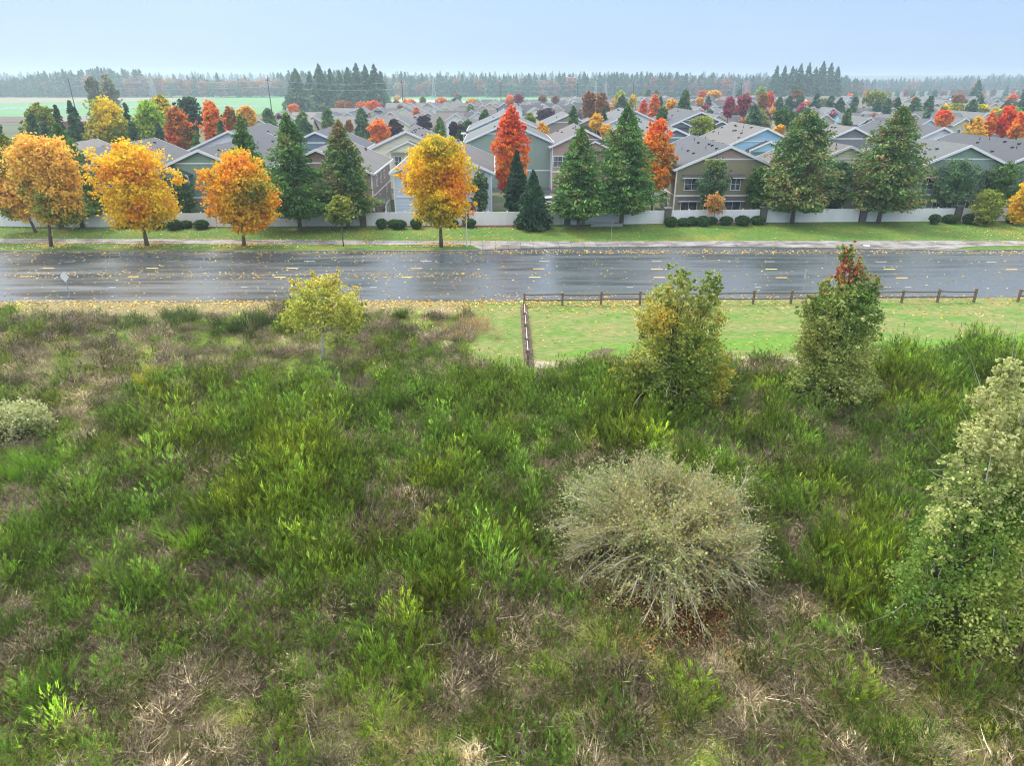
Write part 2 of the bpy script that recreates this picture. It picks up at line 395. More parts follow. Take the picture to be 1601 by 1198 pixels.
nt.links.new(ramp(nt, noise(nt, oc, .25, 3, .5, (1, 2, 1)), [(.4, (.15,) * 3), (.6, (.5,) * 3)]), b.inputs['Roughness']); M_CONC = m
M_YPAINT = plain('yellow_paint', (.80, .50, .10), .5, var=.2, scale=8); M_WPAINT = plain('white_paint', (.45, .46, .48), .5, var=.2, scale=8)

sheet('ground', [(-4000, -60), (4000, -60), (4000, 3900), (-4000, 3900)], -.06, M_LAND)
sheet('brush_ground', [(-70, -20), (70, -20), (70, 58), (-70, 58)], -.02, M_SOIL)
meadow = [G(757, 466), (2.3 - 4.2, 43.6), (40, 43.2), (75, 42.5), (75, 58.6)]
near_pts = [(-75, 59.6), (-44, 59.2), (-4, 58.5), (42, 58.5), (75, 58.6)]
sheet('road_verge', [(-75, 53), (75, 53), (75, 58.6), (42, 58.5), (-4, 58.5), (-44, 59.2), (-75, 59.6)], -.008,
      gmat('verge_grass', [(.3, (.12, .14, .05)), (.5, (.22, .19, .09)), (.7, (.34, .27, .12))], 2.0, (1, 3, 1)))
sheet('mown_grass', [(-2.1, 41.2), (75, 41.0), (75, 58.2), (42, 58.1), (-2.1, 58.2)], -.004, M_MEADOW)
sheet('bright_grass', [(3.0, 44.6), (9, 45.8), (17, 46.0), (26, 45.6), (33, 46.4), (40, 46.6), (40, 48.2), (30, 48.0), (22, 48.9), (13, 48.2), (7, 47.2)], .0, M_BRIGHT)
sheet('gravel_track', [(1, 42.6), (4, 43.1), (9, 42.9), (14, 43.3), (19, 43.0), (24, 43.6), (30, 43.6), (31, 44.2), (26, 44.6), (22, 44.4), (17, 44.9), (12, 44.1), (9, 44.4), (5, 44.0), (2, 44.4)], .004, gmat('sandy', [(.3, (.3, .25, .17)), (.7, (.42, .37, .27))], 3))
sheet('dirt_patch', [(6.6, 44.7), (7.4, 44.3), (8.2, 44.6), (8.0, 45.2), (8.4, 46.0), (9.0, 46.4), (8.0, 46.6), (7.0, 46.3), (6.5, 45.6)], .008, M_DIRT)
sheet('fence_line_dirt', [(1.9, 43), (2.6, 43), (2.75, 57.4), (2.1, 57.4)], .012, M_DIRT)
sheet('gravel_patch', [G(1572, 568)[:2], G(1610, 574)[:2], G(1620, 545)[:2], G(1580, 548)[:2]], .008, M_GRAVEL)
far_pts = [(-90, 79.0), (-57, 79.0)] + [tuple(G(x, y)[:2]) for x, y in ((380, 394), (640, 393.5), (745, 392.5), (800, 390), (900, 387.5), (1100, 386.3), (1300, 389), (1480, 393), (1601, 392))] + [(90, 76.9)]
bk_pts = [(-90, 85.6)] + [tuple(G(x, y)[:2]) for x, y in ((0, 374.5), (380, 376), (700, 378), (900, 379), (1200, 378), (1500, 377.5), (1601, 378))] + [(90, 82.2)]
sheet('road', [(-90, 59.9)] + near_pts + [(90, 58.6)] + far_pts[::-1], .0, M_ROAD)
# kerb: a real step along the far edge of the road
mb = MB()
for a, c in zip(far_pts[:-1], far_pts[1:]):
    a = np.array((a[0], a[1] + .09, .055)); c = np.array((c[0], c[1] + .09, .055)); mb.beam(a, c, .18, .15)
tag(mb.build('kerb', M_CONC), kind='structure')
fence_pts = [tuple(G(x, y)[:2]) for x, y in ((-40, 357), (0, 357), (400, 355.5), (886, 353), (1197, 349), (1601, 346.5), (1660, 346))]
sheet('lawn', [(p[0], p[1] + .1) for p in far_pts] + [(p[0], p[1] + 1.2) for p in fence_pts[::-1]], .10, M_LAWN)
fr = [tuple(G(x, y)[:2]) for x, y in ((-60, 382), (0, 382), (400, 383.5), (735, 384.5), (752, 391.5))]
fr += [(p[0], p[1] + .2) for p in far_pts if G(755, 390)[0] < p[0] < G(1490, 390)[0]]
fr += [tuple(G(x, y)[:2]) for x, y in ((1485, 392.6), (1518, 387), (1601, 385))] + [(90, 79.5)]
sheet('pavement', [(-90, 83.4)] + fr + bk_pts[::-1], .125, M_CONC)
sheet('shrub_bed', [G(1010, 352)[:2], G(1200, 350.5)[:2], G(1200, 346)[:2], G(1030, 346.5)[:2]], .11, M_MULCH)
sheet('shrub_bed', [G(1425, 347)[:2], G(1610, 348)[:2], G(1610, 341)[:2], G(1430, 341)[:2]], .11, M_MULCH)
sheet('shrub_bed', [G(585, 356)[:2], G(830, 357)[:2], G(830, 352)[:2], G(585, 352)[:2]], .11, M_MULCH)
sheet('shrub_bed', [G(190, 358)[:2], G(340, 358)[:2], G(340, 353)[:2], G(190, 353)[:2]], .11, M_MULCH)
sheet('back_yards', [(-85, 93.4), (85, 94.8), (120, 178), (-70, 150)], .02, M_YARD)
# residential lanes between the houses
sheet('lane', [(3.6, 112), (9.5, 112), (9.5, 210), (3.6, 210)], .035, M_ROAD)
sheet('lane', [(-70, 123.5), (100, 123.5), (100, 127), (-70, 127)], .031, M_ROAD)
sheet('lane', [(-80, 205), (170, 205), (170, 211), (-80, 211)], .031, M_ROAD)
sheet('side_path', [(-14.6, 96), (-12.6, 96), (-12.6, 122), (-14.6, 122)], .04, M_CONC)
sheet('park_lawn', [(10.0, 140), (15, 140), (16, 190), (10.2, 190)], .045, M_BRIGHT)
# far fields
yb = G(200, 176)[1]
sheet('crop_field', [(-900, 385), (-150, 405), (-100, 480), (60, 500), (60, 1050), (-900, 1050)], .0, M_CROP)
sheet('plowed_strip', [(-460, 325), (-150, 350), (-150, 404), (-460, 384)], .08, M_PLOWED)
mb = MB(); q0 = G(-60, 172); q1 = G(415, 167)
for i in range(40):
    a = q0 + (q1 - q0) * i / 40; c = q0 + (q1 - q0) * (i + .96) / 40
    mb.box(min(a[0], c[0]), a[1], 0, max(a[0], c[0]), a[1] + .2, 1.5)
tag(mb.build('farm_fence', M_WHITE), 'long low white fence along the near edge of the green crop field', 'fence')
sheet('farm_track', [G(600, 157.5)[:2], G(760, 163)[:2], G(860, 163)[:2], G(860, 161.5)[:2], G(700, 157)[:2], G(640, 154.5)[:2]], .06, M_GRAVEL)
sheet('pale_field', [(-1000, 640), (-450, 600), (-300, 700), (-300, 860), (-1000, 860)], .09, gmat('stubble', [(.3, (.2, .19, .12)), (.7, (.28, .26, .17))], .02))

# road markings
def marking(name, px0, px1, py, mat, wd=.12, py1=None):
    a = G(px0, py); c = G(px1, py if py1 is None else py1)
    o = sheet(name, [(a[0], a[1] - wd), (c[0], c[1] - wd), (c[0], c[1] + wd), (a[0], a[1] + wd)], .006, mat); return o
for x in (-110, 76, 238, 457, 651, 842, 1027, 1206, 1391, 1582):
    if x > 0: marking('yellow_line', x - 9, x + 9, 419 + (x - 76) * .0016, M_YPAINT)
for x in (40, 208, 438, 637, 836, 1031, 1222, 1410):
    marking('yellow_line', x - 9, x + 9, 432.5 + (x - 40) * .0014, M_YPAINT)
for x in (108, 268, 483, 667, 851, 1027, 1203, 1378, 1550):
    marking('white_line', x - 8, x + 8, 408.5 + abs(x - 700) * .0012, M_WPAINT, .09)
for x in (-20, 176, 382, 584, 985, 1185, 1388, 1420):
    marking('white_line', x - 5, x + 5, 449.5, M_WPAINT, .07)

# fallen leaves: one scatter of small real leaves
def scatter(n, fn):
    out = []
    while len(out) < n:
        q = fn()
        if q is not None: out.append(q)
    return np.array(out)
def in_lane(x0, x1, y0, y1, ydens=None):
    def f():
        x = rnd.uniform(x0, x1); y = rnd.uniform(y0, y1)
        if ydens and rnd.random() > ydens(x, y): return None
        return (*G(x, y)[:2],)
    return f
pts = [scatter(2600, in_lane(-20, 1620, 393, 472, lambda x, y: (1 if x < 760 else .35) * (math.exp(-(y - 394) / 5) + .9 * math.exp(-((y - 431) / 5) ** 2) * (1 if x < 900 else .3) + .35 * math.exp(-((y - 408) / 3) ** 2) + .13))),
       scatter(2600, in_lane(-20, 1620, 391, 397, lambda x, y: 1)), 
       scatter(2600, in_lane(-20, 1020, 470, 492, lambda x, y: math.exp(-(y - 470) / 8))),
       scatter(900, in_lane(750, 1620, 462, 500, lambda x, y: math.exp(-(y - 462) / 14))),
       scatter(2600, in_lane(-20, 1620, 356, 392, lambda x, y: 1 if x < 780 or x > 1500 else .22)),
       scatter(300, in_lane(770, 1560, 480, 560, lambda x, y: 1))]
for bx in (80, 230, 382, 690):
    pts.append(np.array([G(bx, 385)[:2] + rg.normal(size=2) * (1.7, .9) for _ in range(420)]))
pts = np.concatenate(pts); n = len(pts)
z = np.full(n, .03); z[(pts[:, 1] > 79.8)] = .15; z[pts[:, 1] < 58.4] = .03
Cc = np.column_stack([pts, z]); th = rg.uniform(0, 6.283, n); s = rg.uniform(.07, .135, n)
U = np.stack([np.cos(th) * s, np.sin(th) * s, rg.normal(size=n) * .02], 1); V_ = np.stack([-np.sin(th) * s * .75, np.cos(th) * s * .75, rg.normal(size=n) * .02], 1)
VV = np.stack([Cc - U, Cc + V_, Cc + U, Cc - V_], 1)
pal = np.array([srgb(240, 205, 90), srgb(244, 220, 140), srgb(226, 176, 80), srgb(190, 140, 70), srgb(238, 214, 150)])
tag(link('fallen_leaves', quads_mesh('fallen_leaves', VV, pal[rg.integers(0, 5, n)] * rg.uniform(.7, 1.1, (n, 1)), M_LEAF)), 'yellow fallen leaves scattered over the wet road, pavement and verges', 'leaves', kind='stuff')

# ================================================================== UNDERGROWTH (one object, instanced tufts)
def ribbons(base, d, L, wd, bend, rng, col0, col1, segs=3, tip=.15):
    """curved tapering blades: base,d (n,3); L,wd (n,); bend (n,3)"""
    n = len(base); side = unit(np.cross(d, rng.normal(size=(n, 3))))
    t = np.linspace(0, 1, segs + 1)
    cen = base[:, None] + d[:, None] * (L[:, None] * t)[:, :, None] + bend[:, None] * (L[:, None] * t ** 2)[:, :, None]
    ww = (wd[:, None] * (1 - (1 - tip) * t) * .5)[:, :, None]
    a = cen - side[:, None] * ww; c = cen + side[:, None] * ww
    q = np.stack([a[:, :-1], c[:, :-1], c[:, 1:], a[:, 1:]], 2).reshape(-1, 4, 3)
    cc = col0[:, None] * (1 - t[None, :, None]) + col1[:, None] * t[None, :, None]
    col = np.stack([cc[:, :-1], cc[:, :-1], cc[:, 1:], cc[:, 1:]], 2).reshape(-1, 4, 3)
    return q, col
def pick(pal, n, rng): return np.array(pal)[rng.integers(0, len(pal), n)] * np.exp(rng.normal(size=(n, 1)) * .18)
GRN = [srgb(106, 150, 46), srgb(92, 134, 44), srgb(126, 162, 50), srgb(86, 118, 50), srgb(106, 134, 66)]
DKG = [srgb(62, 84, 36), srgb(52, 70, 34), srgb(72, 88, 48), srgb(80, 80, 50)]
BRN = [srgb(126, 112, 90), srgb(100, 88, 70), srgb(152, 138, 118), srgb(84, 74, 56)]
PALE = [srgb(192, 178, 148), srgb(168, 154, 126), srgb(204, 192, 164), srgb(146, 132, 104)]
GRS = [srgb(148, 174, 90), srgb(126, 156, 74), srgb(172, 180, 112), srgb(108, 138, 68)]
TAN = [srgb(200, 184, 138), srgb(172, 154, 114), srgb(162, 156, 104), srgb(140, 130, 88)]
def tuft(seed, n, spread, h, L, lean, wd, p0, p1, bend=.2, up=1.0, nclu=7, segs=3):
    rng = np.random.default_rng(seed)
    cl = np.column_stack([rng.normal(size=(nclu, 2)) * spread, rng.uniform(0, h, nclu)])
    dirc = unit(np.column_stack([cl[:, :2] / max(spread, .01) * lean + rng.normal(size=(nclu, 2)) * .12, np.full(nclu, up)]))
    k = rng.integers(0, nclu, n)
    base = cl[k] + rng.normal(size=(n, 3)) * np.array([1, 1, .6]) * spread * .32
    base[:, 2] = np.abs(base[:, 2])
    d = unit(dirc[k] + rng.normal(size=(n, 3)) * np.array([1, 1, .5]) * lean * .45)
    return ribbons(base, d, L * rng.uniform(.5, 1.25, n), wd * rng.uniform(.6, 1.3, n), rng.normal(size=(n, 3)) * bend * np.array([1, 1, .5]), rng, pick(p0, n, rng), pick(p1, n, rng), segs)
def join(*parts): return np.concatenate([p[0] for p in parts]), np.concatenate([p[1] for p in parts])
def twigs(seed, n, r, h, wd, pal, flat=.5):
    wd = wd * 1.55; n = int(n * .8)
    rng = np.random.default_rng(seed)
    base = np.column_stack([rng.normal(size=(n, 2)) * r * .35, rng.uniform(0, h * .5, n)])
    d = unit(np.column_stack([base[:, :2] / r + rng.normal(size=(n, 2)) * .7, rng.uniform(flat * .3, flat * 1.6, n)]))
    a = ribbons(base, d, r * rng.uniform(.5, 1.2, n), wd * rng.uniform(.5, 1.3, n), rng.normal(size=(n, 3)) * .25, rng, pick(pal, n, rng), pick(pal, n, rng) * .9)
    b2 = base + d * (r * rng.uniform(.3, .8, n))[:, None]; m2 = 3
    bb = np.repeat(b2, m2, 0); dd = unit(np.repeat(d, m2, 0) + rng.normal(size=(n * m2, 3)) * .6)
    c = ribbons(bb, dd, r * rng.uniform(.12, .4, n * m2), np.full(n * m2, wd * .6), rng.normal(size=(n * m2, 3)) * .3, rng, pick(pal, n * m2, rng), pick(pal, n * m2, rng), 2)
    return join(a, c)
protos = bpy.data.collections.new('undergrowth_kinds')     # not linked to the scene: only the source of the scatter
kinds = []
def proto(kind, data):
    me = quads_mesh('tuft_%02d_%s' % (len(kinds), kind), data[0], data[1], M_BRUSH)
    o = bpy.data.objects.new('tuft_%02d_%s' % (len(kinds), kind), me); protos.objects.link(o); kinds.append(kind)
def plumes(seed, npl, nb, spread, h0, L, lean, wd, p0, p1):
    """broom: many slim brush-like plumes, each a bundle of fine nearly parallel stems"""
    rng = np.random.default_rng(seed)
    base = np.column_stack([rng.normal(size=(npl, 2)) * spread, np.abs(rng.normal(size=npl)) * h0])
    base[:, 2] += h0 * np.clip(1 - (base[:, :2] ** 2).sum(1) / (spread * 2) ** 2, 0, 1)
    d = unit(np.column_stack([base[:, :2] / spread * lean * .6 + rng.normal(size=(npl, 2)) * lean * .5, np.ones(npl)]))
    Lp = L * rng.uniform(.6, 1.25, npl); sh = np.exp(rng.normal(size=npl) * .22)
    k = np.repeat(np.arange(npl), nb); n = len(k)
    s_ = rng.uniform(0, .75, n)[:, None]
    b0 = base[k] + d[k] * Lp[k][:, None] * s_ + rng.normal(size=(n, 3)) * .018
    dd = unit(d[k] + rng.normal(size=(n, 3)) * .17)
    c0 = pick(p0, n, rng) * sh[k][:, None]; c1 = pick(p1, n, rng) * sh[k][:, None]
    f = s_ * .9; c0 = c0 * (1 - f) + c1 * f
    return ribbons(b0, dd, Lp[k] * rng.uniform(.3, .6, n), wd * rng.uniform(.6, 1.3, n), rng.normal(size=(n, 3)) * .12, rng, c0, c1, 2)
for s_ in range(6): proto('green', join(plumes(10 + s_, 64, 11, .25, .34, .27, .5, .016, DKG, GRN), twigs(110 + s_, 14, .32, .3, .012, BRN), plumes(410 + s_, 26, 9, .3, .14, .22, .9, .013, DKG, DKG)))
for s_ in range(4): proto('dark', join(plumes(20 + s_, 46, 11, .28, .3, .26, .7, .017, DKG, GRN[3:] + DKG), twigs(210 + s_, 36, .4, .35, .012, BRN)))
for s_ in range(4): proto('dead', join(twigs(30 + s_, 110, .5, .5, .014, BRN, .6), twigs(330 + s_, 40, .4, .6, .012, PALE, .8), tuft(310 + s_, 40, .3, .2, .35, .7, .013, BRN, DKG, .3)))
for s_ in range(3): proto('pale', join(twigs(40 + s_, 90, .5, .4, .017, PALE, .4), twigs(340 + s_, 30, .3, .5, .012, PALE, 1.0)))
for s_ in range(3): proto('grass', tuft(50 + s_, 420, .38, .02, .22, .9, .018, GRS, GRS, .5, 1, 18, 3))
for s_ in range(3): proto('tan', join(tuft(60 + s_, 240, .40, .04, .30, 1.3, .018, TAN, TAN, .7, .8, 16, 3), twigs(360 + s_, 20, .4, .3, .011, BRN)))
KI = {k: [i for i, q in enumerate(kinds) if q == k] for k in set(kinds)}
def inside_meadow(x, y): return x > -2.1 and y > 41.3
DOME = (6.3, 20.6)
def zone_weights(px, py, x, y, nval, n2):
    W_ = {'green': 1.75, 'dark': .95, 'dead': .95, 'pale': .12, 'grass': .12, 'tan': .08}
    def ga(cx, cy, rx, ry): return math.exp(-((px - cx) / rx) ** 2 - ((py - cy) / ry) ** 2)
    W_['dead'] += max(0, nval - .1) * 3; W_['pale'] += max(0, nval - .5) * 1.6; W_['green'] *= 1 - .8 * max(0, min(1, (nval - .1) * 1.6))
    W_['green'] += max(0, n2) * 1.2 * (nval < .2)
    g = ga(150, 560, 260, 70) + ga(420, 545, 120, 50) + ga(110, 640, 90, 60) + ga(60, 760, 80, 90) * .3 + ga(640, 500, 110, 22) + ga(560, 570, 60, 25)
    W_['grass'] += 6 * g; W_['green'] *= max(.12, 1 - .8 * g); W_['tan'] += 1.2 * g
    b_ = max(0, min(1, (py - 940) / 190)); W_['grass'] += 2.6 * b_; W_['tan'] += 1.8 * b_; W_['pale'] += .4 * b_; W_['green'] *= 1 - .35 * b_; W_['dead'] += .3 * b_
    l_ = ga(0, 800, 90, 120) + ga(20, 1000, 60, 80); W_['pale'] += .5 * l_; W_['tan'] += l_; W_['dead'] += l_
    c_ = ga(1400, 1110, 190, 90) + ga(1150, 650, 70, 30) + ga(1390, 650, 60, 30); W_['grass'] += 3 * c_; W_['tan'] += 2.4 * c_; W_['green'] *= max(.2, 1 - .8 * c_)
    u_ = ga(1010, 980, 190, 60); W_['tan'] += 3 * u_; W_['grass'] += 2 * u_; W_['green'] *= max(.1, 1 - u_)
    e_ = ga(1170, 620, 50, 40) + ga(60, 500, 120, 30) + ga(700, 500, 40, 15); W_['dead'] += 2 * e_; W_['tan'] += 1.5 * e_
    k_ = ga(780, 640, 330, 75) + ga(1480, 620, 110, 60); W_['green'] += 1.8 * k_
    return W_
cell = .44; pp = []; nn_rng = np.random.default_rng(77)
xs = np.arange(-52, 52, cell); ys = np.arange(8.5, 58.0, cell)
XX, YY = np.meshgrid(xs, ys); XY = np.column_stack([XX.ravel(), YY.ravel()]) + nn_rng.uniform(-.5, .5, (XX.size, 2)) * cell * 1.3
X3 = np.column_stack([XY, np.zeros(len(XY))])
nv = snoise(X3, np.random.default_rng(3), 1.5, 7); nv2 = snoise(X3, np.random.default_rng(4), .45, 6); nv3 = snoise(X3, np.random.default_rng(8), 2.2, 6)
pos, rot, scl, idx, tint = [], [], [], [], []
r3 = random.Random(9)
for i, (x, y) in enumerate(XY):
    if inside_meadow(x, y):
        if not ((y < 42.5 + 1.0 * nv2[i] and x < 24) or (x > 22.5 and y < 44.6 + nv2[i])): continue
    px, py, dd = proj((x, y, 0))
    if px < -110 or px > 1710 or py > 1340: continue
    if y > 56.8 or (y > 54.5 and x < -1.9 and nv2[i] < .5): continue
    Wt = zone_weights(px, py, x, y, nv[i], nv2[i])
    dm = min(math.hypot(x - DOME[0], y - DOME[1]), 1.5 * math.hypot(x - 6.4, y - 18.4))
    if dm < 2.6: 
        if r3.random() < .8: continue
        k = 'tan'
    else:
        ks = list(Wt); k = r3.choices(ks, [Wt[q] for q in ks])[0]
        if nv3[i] < -.75 and k in ('green', 'dark') and r3.random() < .6: continue
    if k == 'green' and y > 46 and x < -1.9 and nv2[i] < -.3: k = 'grass'
    pos.append((x, y, -.03)); rot.append(r3.uniform(0, 6.28))
    s = {'green': 1.22, 'dark': 1.12, 'dead': 1.2, 'pale': 1.05, 'grass': 1.0, 'tan': .95}[k] * r3.uniform(.6, 1.4) * (1 + .22 * nv2[i])
    if k in ('green', 'dark') and py < 600 and px < 1400: s *= (.9 if y < 40 else .72)
    if px > 1380 and 540 < py < 620 and k in ('green', 'dark'): s *= 1.25
    scl.append(s); idx.append(r3.choice(KI[k]))
    f = math.exp(.17 + .30 * nv3[i] + r3.gauss(0, .32)); h_ = r3.gauss(0, .09)
    if k == 'green' and r3.random() < .12: f *= 1.3; h_ += .16
    h_ = max(-.06, h_ + .12 * nv2[i]); tint.append((f * (1.10 + h_), f, f * (.80 - h_), 1) if k in ('green', 'dark', 'grass') else (f, f, f, 1))
def gn_scatter(name, pos, rot, scl, idx, tint, coll, label, cat):
    me = bpy.data.meshes.new(name); me.vertices.add(len(pos)); me.vertices.foreach_set('co', np.array(pos, np.float32).reshape(-1))
    for nm, ty, dat, key in (('rot', 'FLOAT', rot, 'value'), ('scl', 'FLOAT', scl, 'value'), ('idx', 'INT', idx, 'value'), ('tint', 'FLOAT_COLOR', tint, 'color')):
        a = me.attributes.new(nm, ty, 'POINT'); a.data.foreach_set(key, np.array(dat, np.int32 if ty == 'INT' else np.float32).reshape(-1))
    me.materials.append(M_BRUSH); me.update()
    ug = tag(link(name, me), label, cat, kind='stuff')
    ng = bpy.data.node_groups.new('scatter_' + name, 'GeometryNodeTree')
    ng.interface.new_socket('Geometry', in_out='INPUT', socket_type='NodeSocketGeometry'); ng.interface.new_socket('Geometry', in_out='OUTPUT', socket_type='NodeSocketGeometry')
    gi = ng.nodes.new('NodeGroupInput'); go = ng.nodes.new('NodeGroupOutput')
    ci = ng.nodes.new('GeometryNodeCollectionInfo'); ci.inputs['Collection'].default_value = coll; ci.inputs['Separate Children'].default_value = True; ci.inputs['Reset Children'].default_value = True
    ip = ng.nodes.new('GeometryNodeInstanceOnPoints'); ip.inputs['Pick Instance'].default_value = True
    def nattr(nm, ty):
        a = ng.nodes.new('GeometryNodeInputNamedAttribute'); a.data_type = ty; a.inputs['Name'].default_value = nm; return a.outputs['Attribute']
    cx = ng.nodes.new('ShaderNodeCombineXYZ'); ng.links.new(nattr('rot', 'FLOAT'), cx.inputs[2])
    cs = ng.nodes.new('ShaderNodeCombineXYZ'); q_ = nattr('scl', 'FLOAT')
    for i in range(3): ng.links.new(q_, cs.inputs[i])
    ng.links.new(gi.outputs[0], ip.inputs['Points']); ng.links.new(ci.outputs[0], ip.inputs['Instance']); ng.links.new(nattr('idx', 'INT'), ip.inputs['Instance Index'])
    ng.links.new(cx.outputs[0], ip.inputs['Rotation']); ng.links.new(cs.outputs[0], ip.inputs['Scale']); ng.links.new(ip.outputs[0], go.inputs[0])
    ug.modifiers.new('scatter', 'NODES').node_group = ng
    return ug
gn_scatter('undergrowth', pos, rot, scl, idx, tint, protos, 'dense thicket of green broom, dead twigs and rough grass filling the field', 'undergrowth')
print('tufts', len(pos))
# haze: one closed box of even pale air round everything
def haze():
    m = bpy.data.materials.new('haze'); m.use_nodes = True; nt = m.node_tree; nt.nodes.clear()
    o = nt.nodes.new('ShaderNodeOutputMaterial'); v = nt.nodes.new('ShaderNodeVolumePrincipled')
    v.inputs['Color'].default_value = (.72, .86, 1, 1); v.inputs['Density'].default_value = .00045; v.inputs['Anisotropy'].default_value = .6
    nt.links.new(v.outputs[0], o.inputs['Volume'])
    mb = MB(); mb.box(-4200, -300, -1.1, 4200, 4300, 52); h = mb.build('haze', m); tag(h, kind='stuff'); return h
# ================================================================== HOUSES
WC = {'grey': (.16, .165, .175), 'green': (.15, .23, .17), 'sage': (.19, .25, .21), 'slate': (.13, .18, .24), 'brown': (.22, .155, .13),
      'cream': (.62, .58, .40), 'blue': (.24, .42, .55), 'lblue': (.38, .45, .52), 'olive': (.21, .19, .115), 'tan': (.30, .20, .165), 'white': (.72, .71, .70),
      'dgrey': (.13, .14, .16), 'beige': (.45, .36, .27), 'pink': (.45, .33, .28), 'taupe': (.24, .19, .17), 'mint': (.42, .55, .52), 'khaki': (.36, .34, .24)}
RC = {'charcoal': (.095, .105, .125), 'grey': (.19, .195, .2), 'brown': (.19, .165, .155), 'warm': (.235, .22, .20), 'greengrey': (.19, .215, .21), 'black': (.06, .065, .075), 'mauve': (.17, .145, .15)}
for _k in WC: WC[_k] = tuple(min(.72, v * 1.28) for v in WC[_k])
for _k in RC: RC[_k] = tuple(v * .46 for v in RC[_k])
def wmat(c, kind='lap'): return siding('%s_%s_siding' % (c, kind), WC[c], kind)
def rmat(c): return shingle(c + '_shingle', RC[c])
def gable_slab(mb, x0, x1, zr, ze, y0, y1, th=.2, xc=None):
    xc = (x0 + x1) / 2 if xc is None else xc
    mb.prism([(x0, ze), (xc, zr), (x1, ze), (x1, ze - th), (xc, zr - th), (x0, ze - th)], y0, y1)
def rake(mb, x0, x1, zr, ze, y, th=.34, d=.07, xc=None):
    """white bargeboards on the front gable edge"""
    xc = (x0 + x1) / 2 if xc is None else xc
    mb.prism([(x0, ze + .02), (xc, zr + .02), (xc, zr - th), (x0, ze - th)], y - d, y + .0)
    mb.prism([(xc, zr + .02), (x1, ze + .02), (x1, ze - th), (xc, zr - th)], y - d, y + .0)
def window(t, x, z, wd, h, y=0, side=0, panes=2, name='window', door=False):
    """side 0: in the front wall facing -y; side -1/1: in the left/right wall"""
    f = MB(); g = MB(); e = .1
    def bx(m, a0, d0, b0, a1, d1, b1):
        if side == 0: m.box(a0, -d1 + y, b0, a1, -d0 + y, b1)
        else: 
            X = x; m.box(min(X + side * d0, X + side * d1), a0, b0, max(X + side * d0, X + side * d1), a1, b1)
    c = x if side == 0 else y
    if side == 0: pass
    x0, x1, z0, z1 = c - wd / 2, c + wd / 2, z, z + h
    bx(f, x0 - e, .002, z0 - e, x0, .07, z1 + e); bx(f, x1, .002, z0 - e, x1 + e, .07, z1 + e)
    bx(f, x0, .002, z1, x1, .07, z1 + e * 1.3); bx(f, x0, .002, z0 - e, x1, .09, z0)
    for i in range(1, panes):
        q = x0 + (x1 - x0) * i / panes; bx(f, q - .035, .002, z0, q + .035, .055, z1)
    if not door: bx(f, x0, .004, z0 + h * .5 - .025, x1, .05, z0 + h * .5 + .025)
    bx(g, x0, .003, z0, x1, .025, z1)
    fo = f.build(name, M_WHITE, t); g.build('pane', M_GLASS, fo); return fo
def awning(t, x, z, wd, mat, y=0, out=.75):
    m = MB(); m.prism([(x - wd / 2, 0), (x + wd / 2, 0), (x + wd / 2, .06), (x - wd / 2, .06)], -out, 0)
    v = [(a, b - .004 + y, c + z - (0 if b > -.1 else .38)) for a, b, c in [(q[0], q[1], q[2]) for q in m.v]]
    o = MB(); o.add(v, m.f)
    o = o.build('awning', rmat('grey'), t)
    br = MB()
    for s in (-1, 1):
        xx = x + s * (wd / 2 - .08)
        br.beam((xx, y - .05, z - .75), (xx, y - out + .05, z - .38), .07, .07); br.beam((xx, y - .04, z - .75), (xx, y - .04, z - .05), .07, .07)
    br.beam((x - wd / 2, y - out, z - .37), (x + wd / 2, y - out, z - .37), .08, .12)
    br.build('bracket', M_WHITE, o)
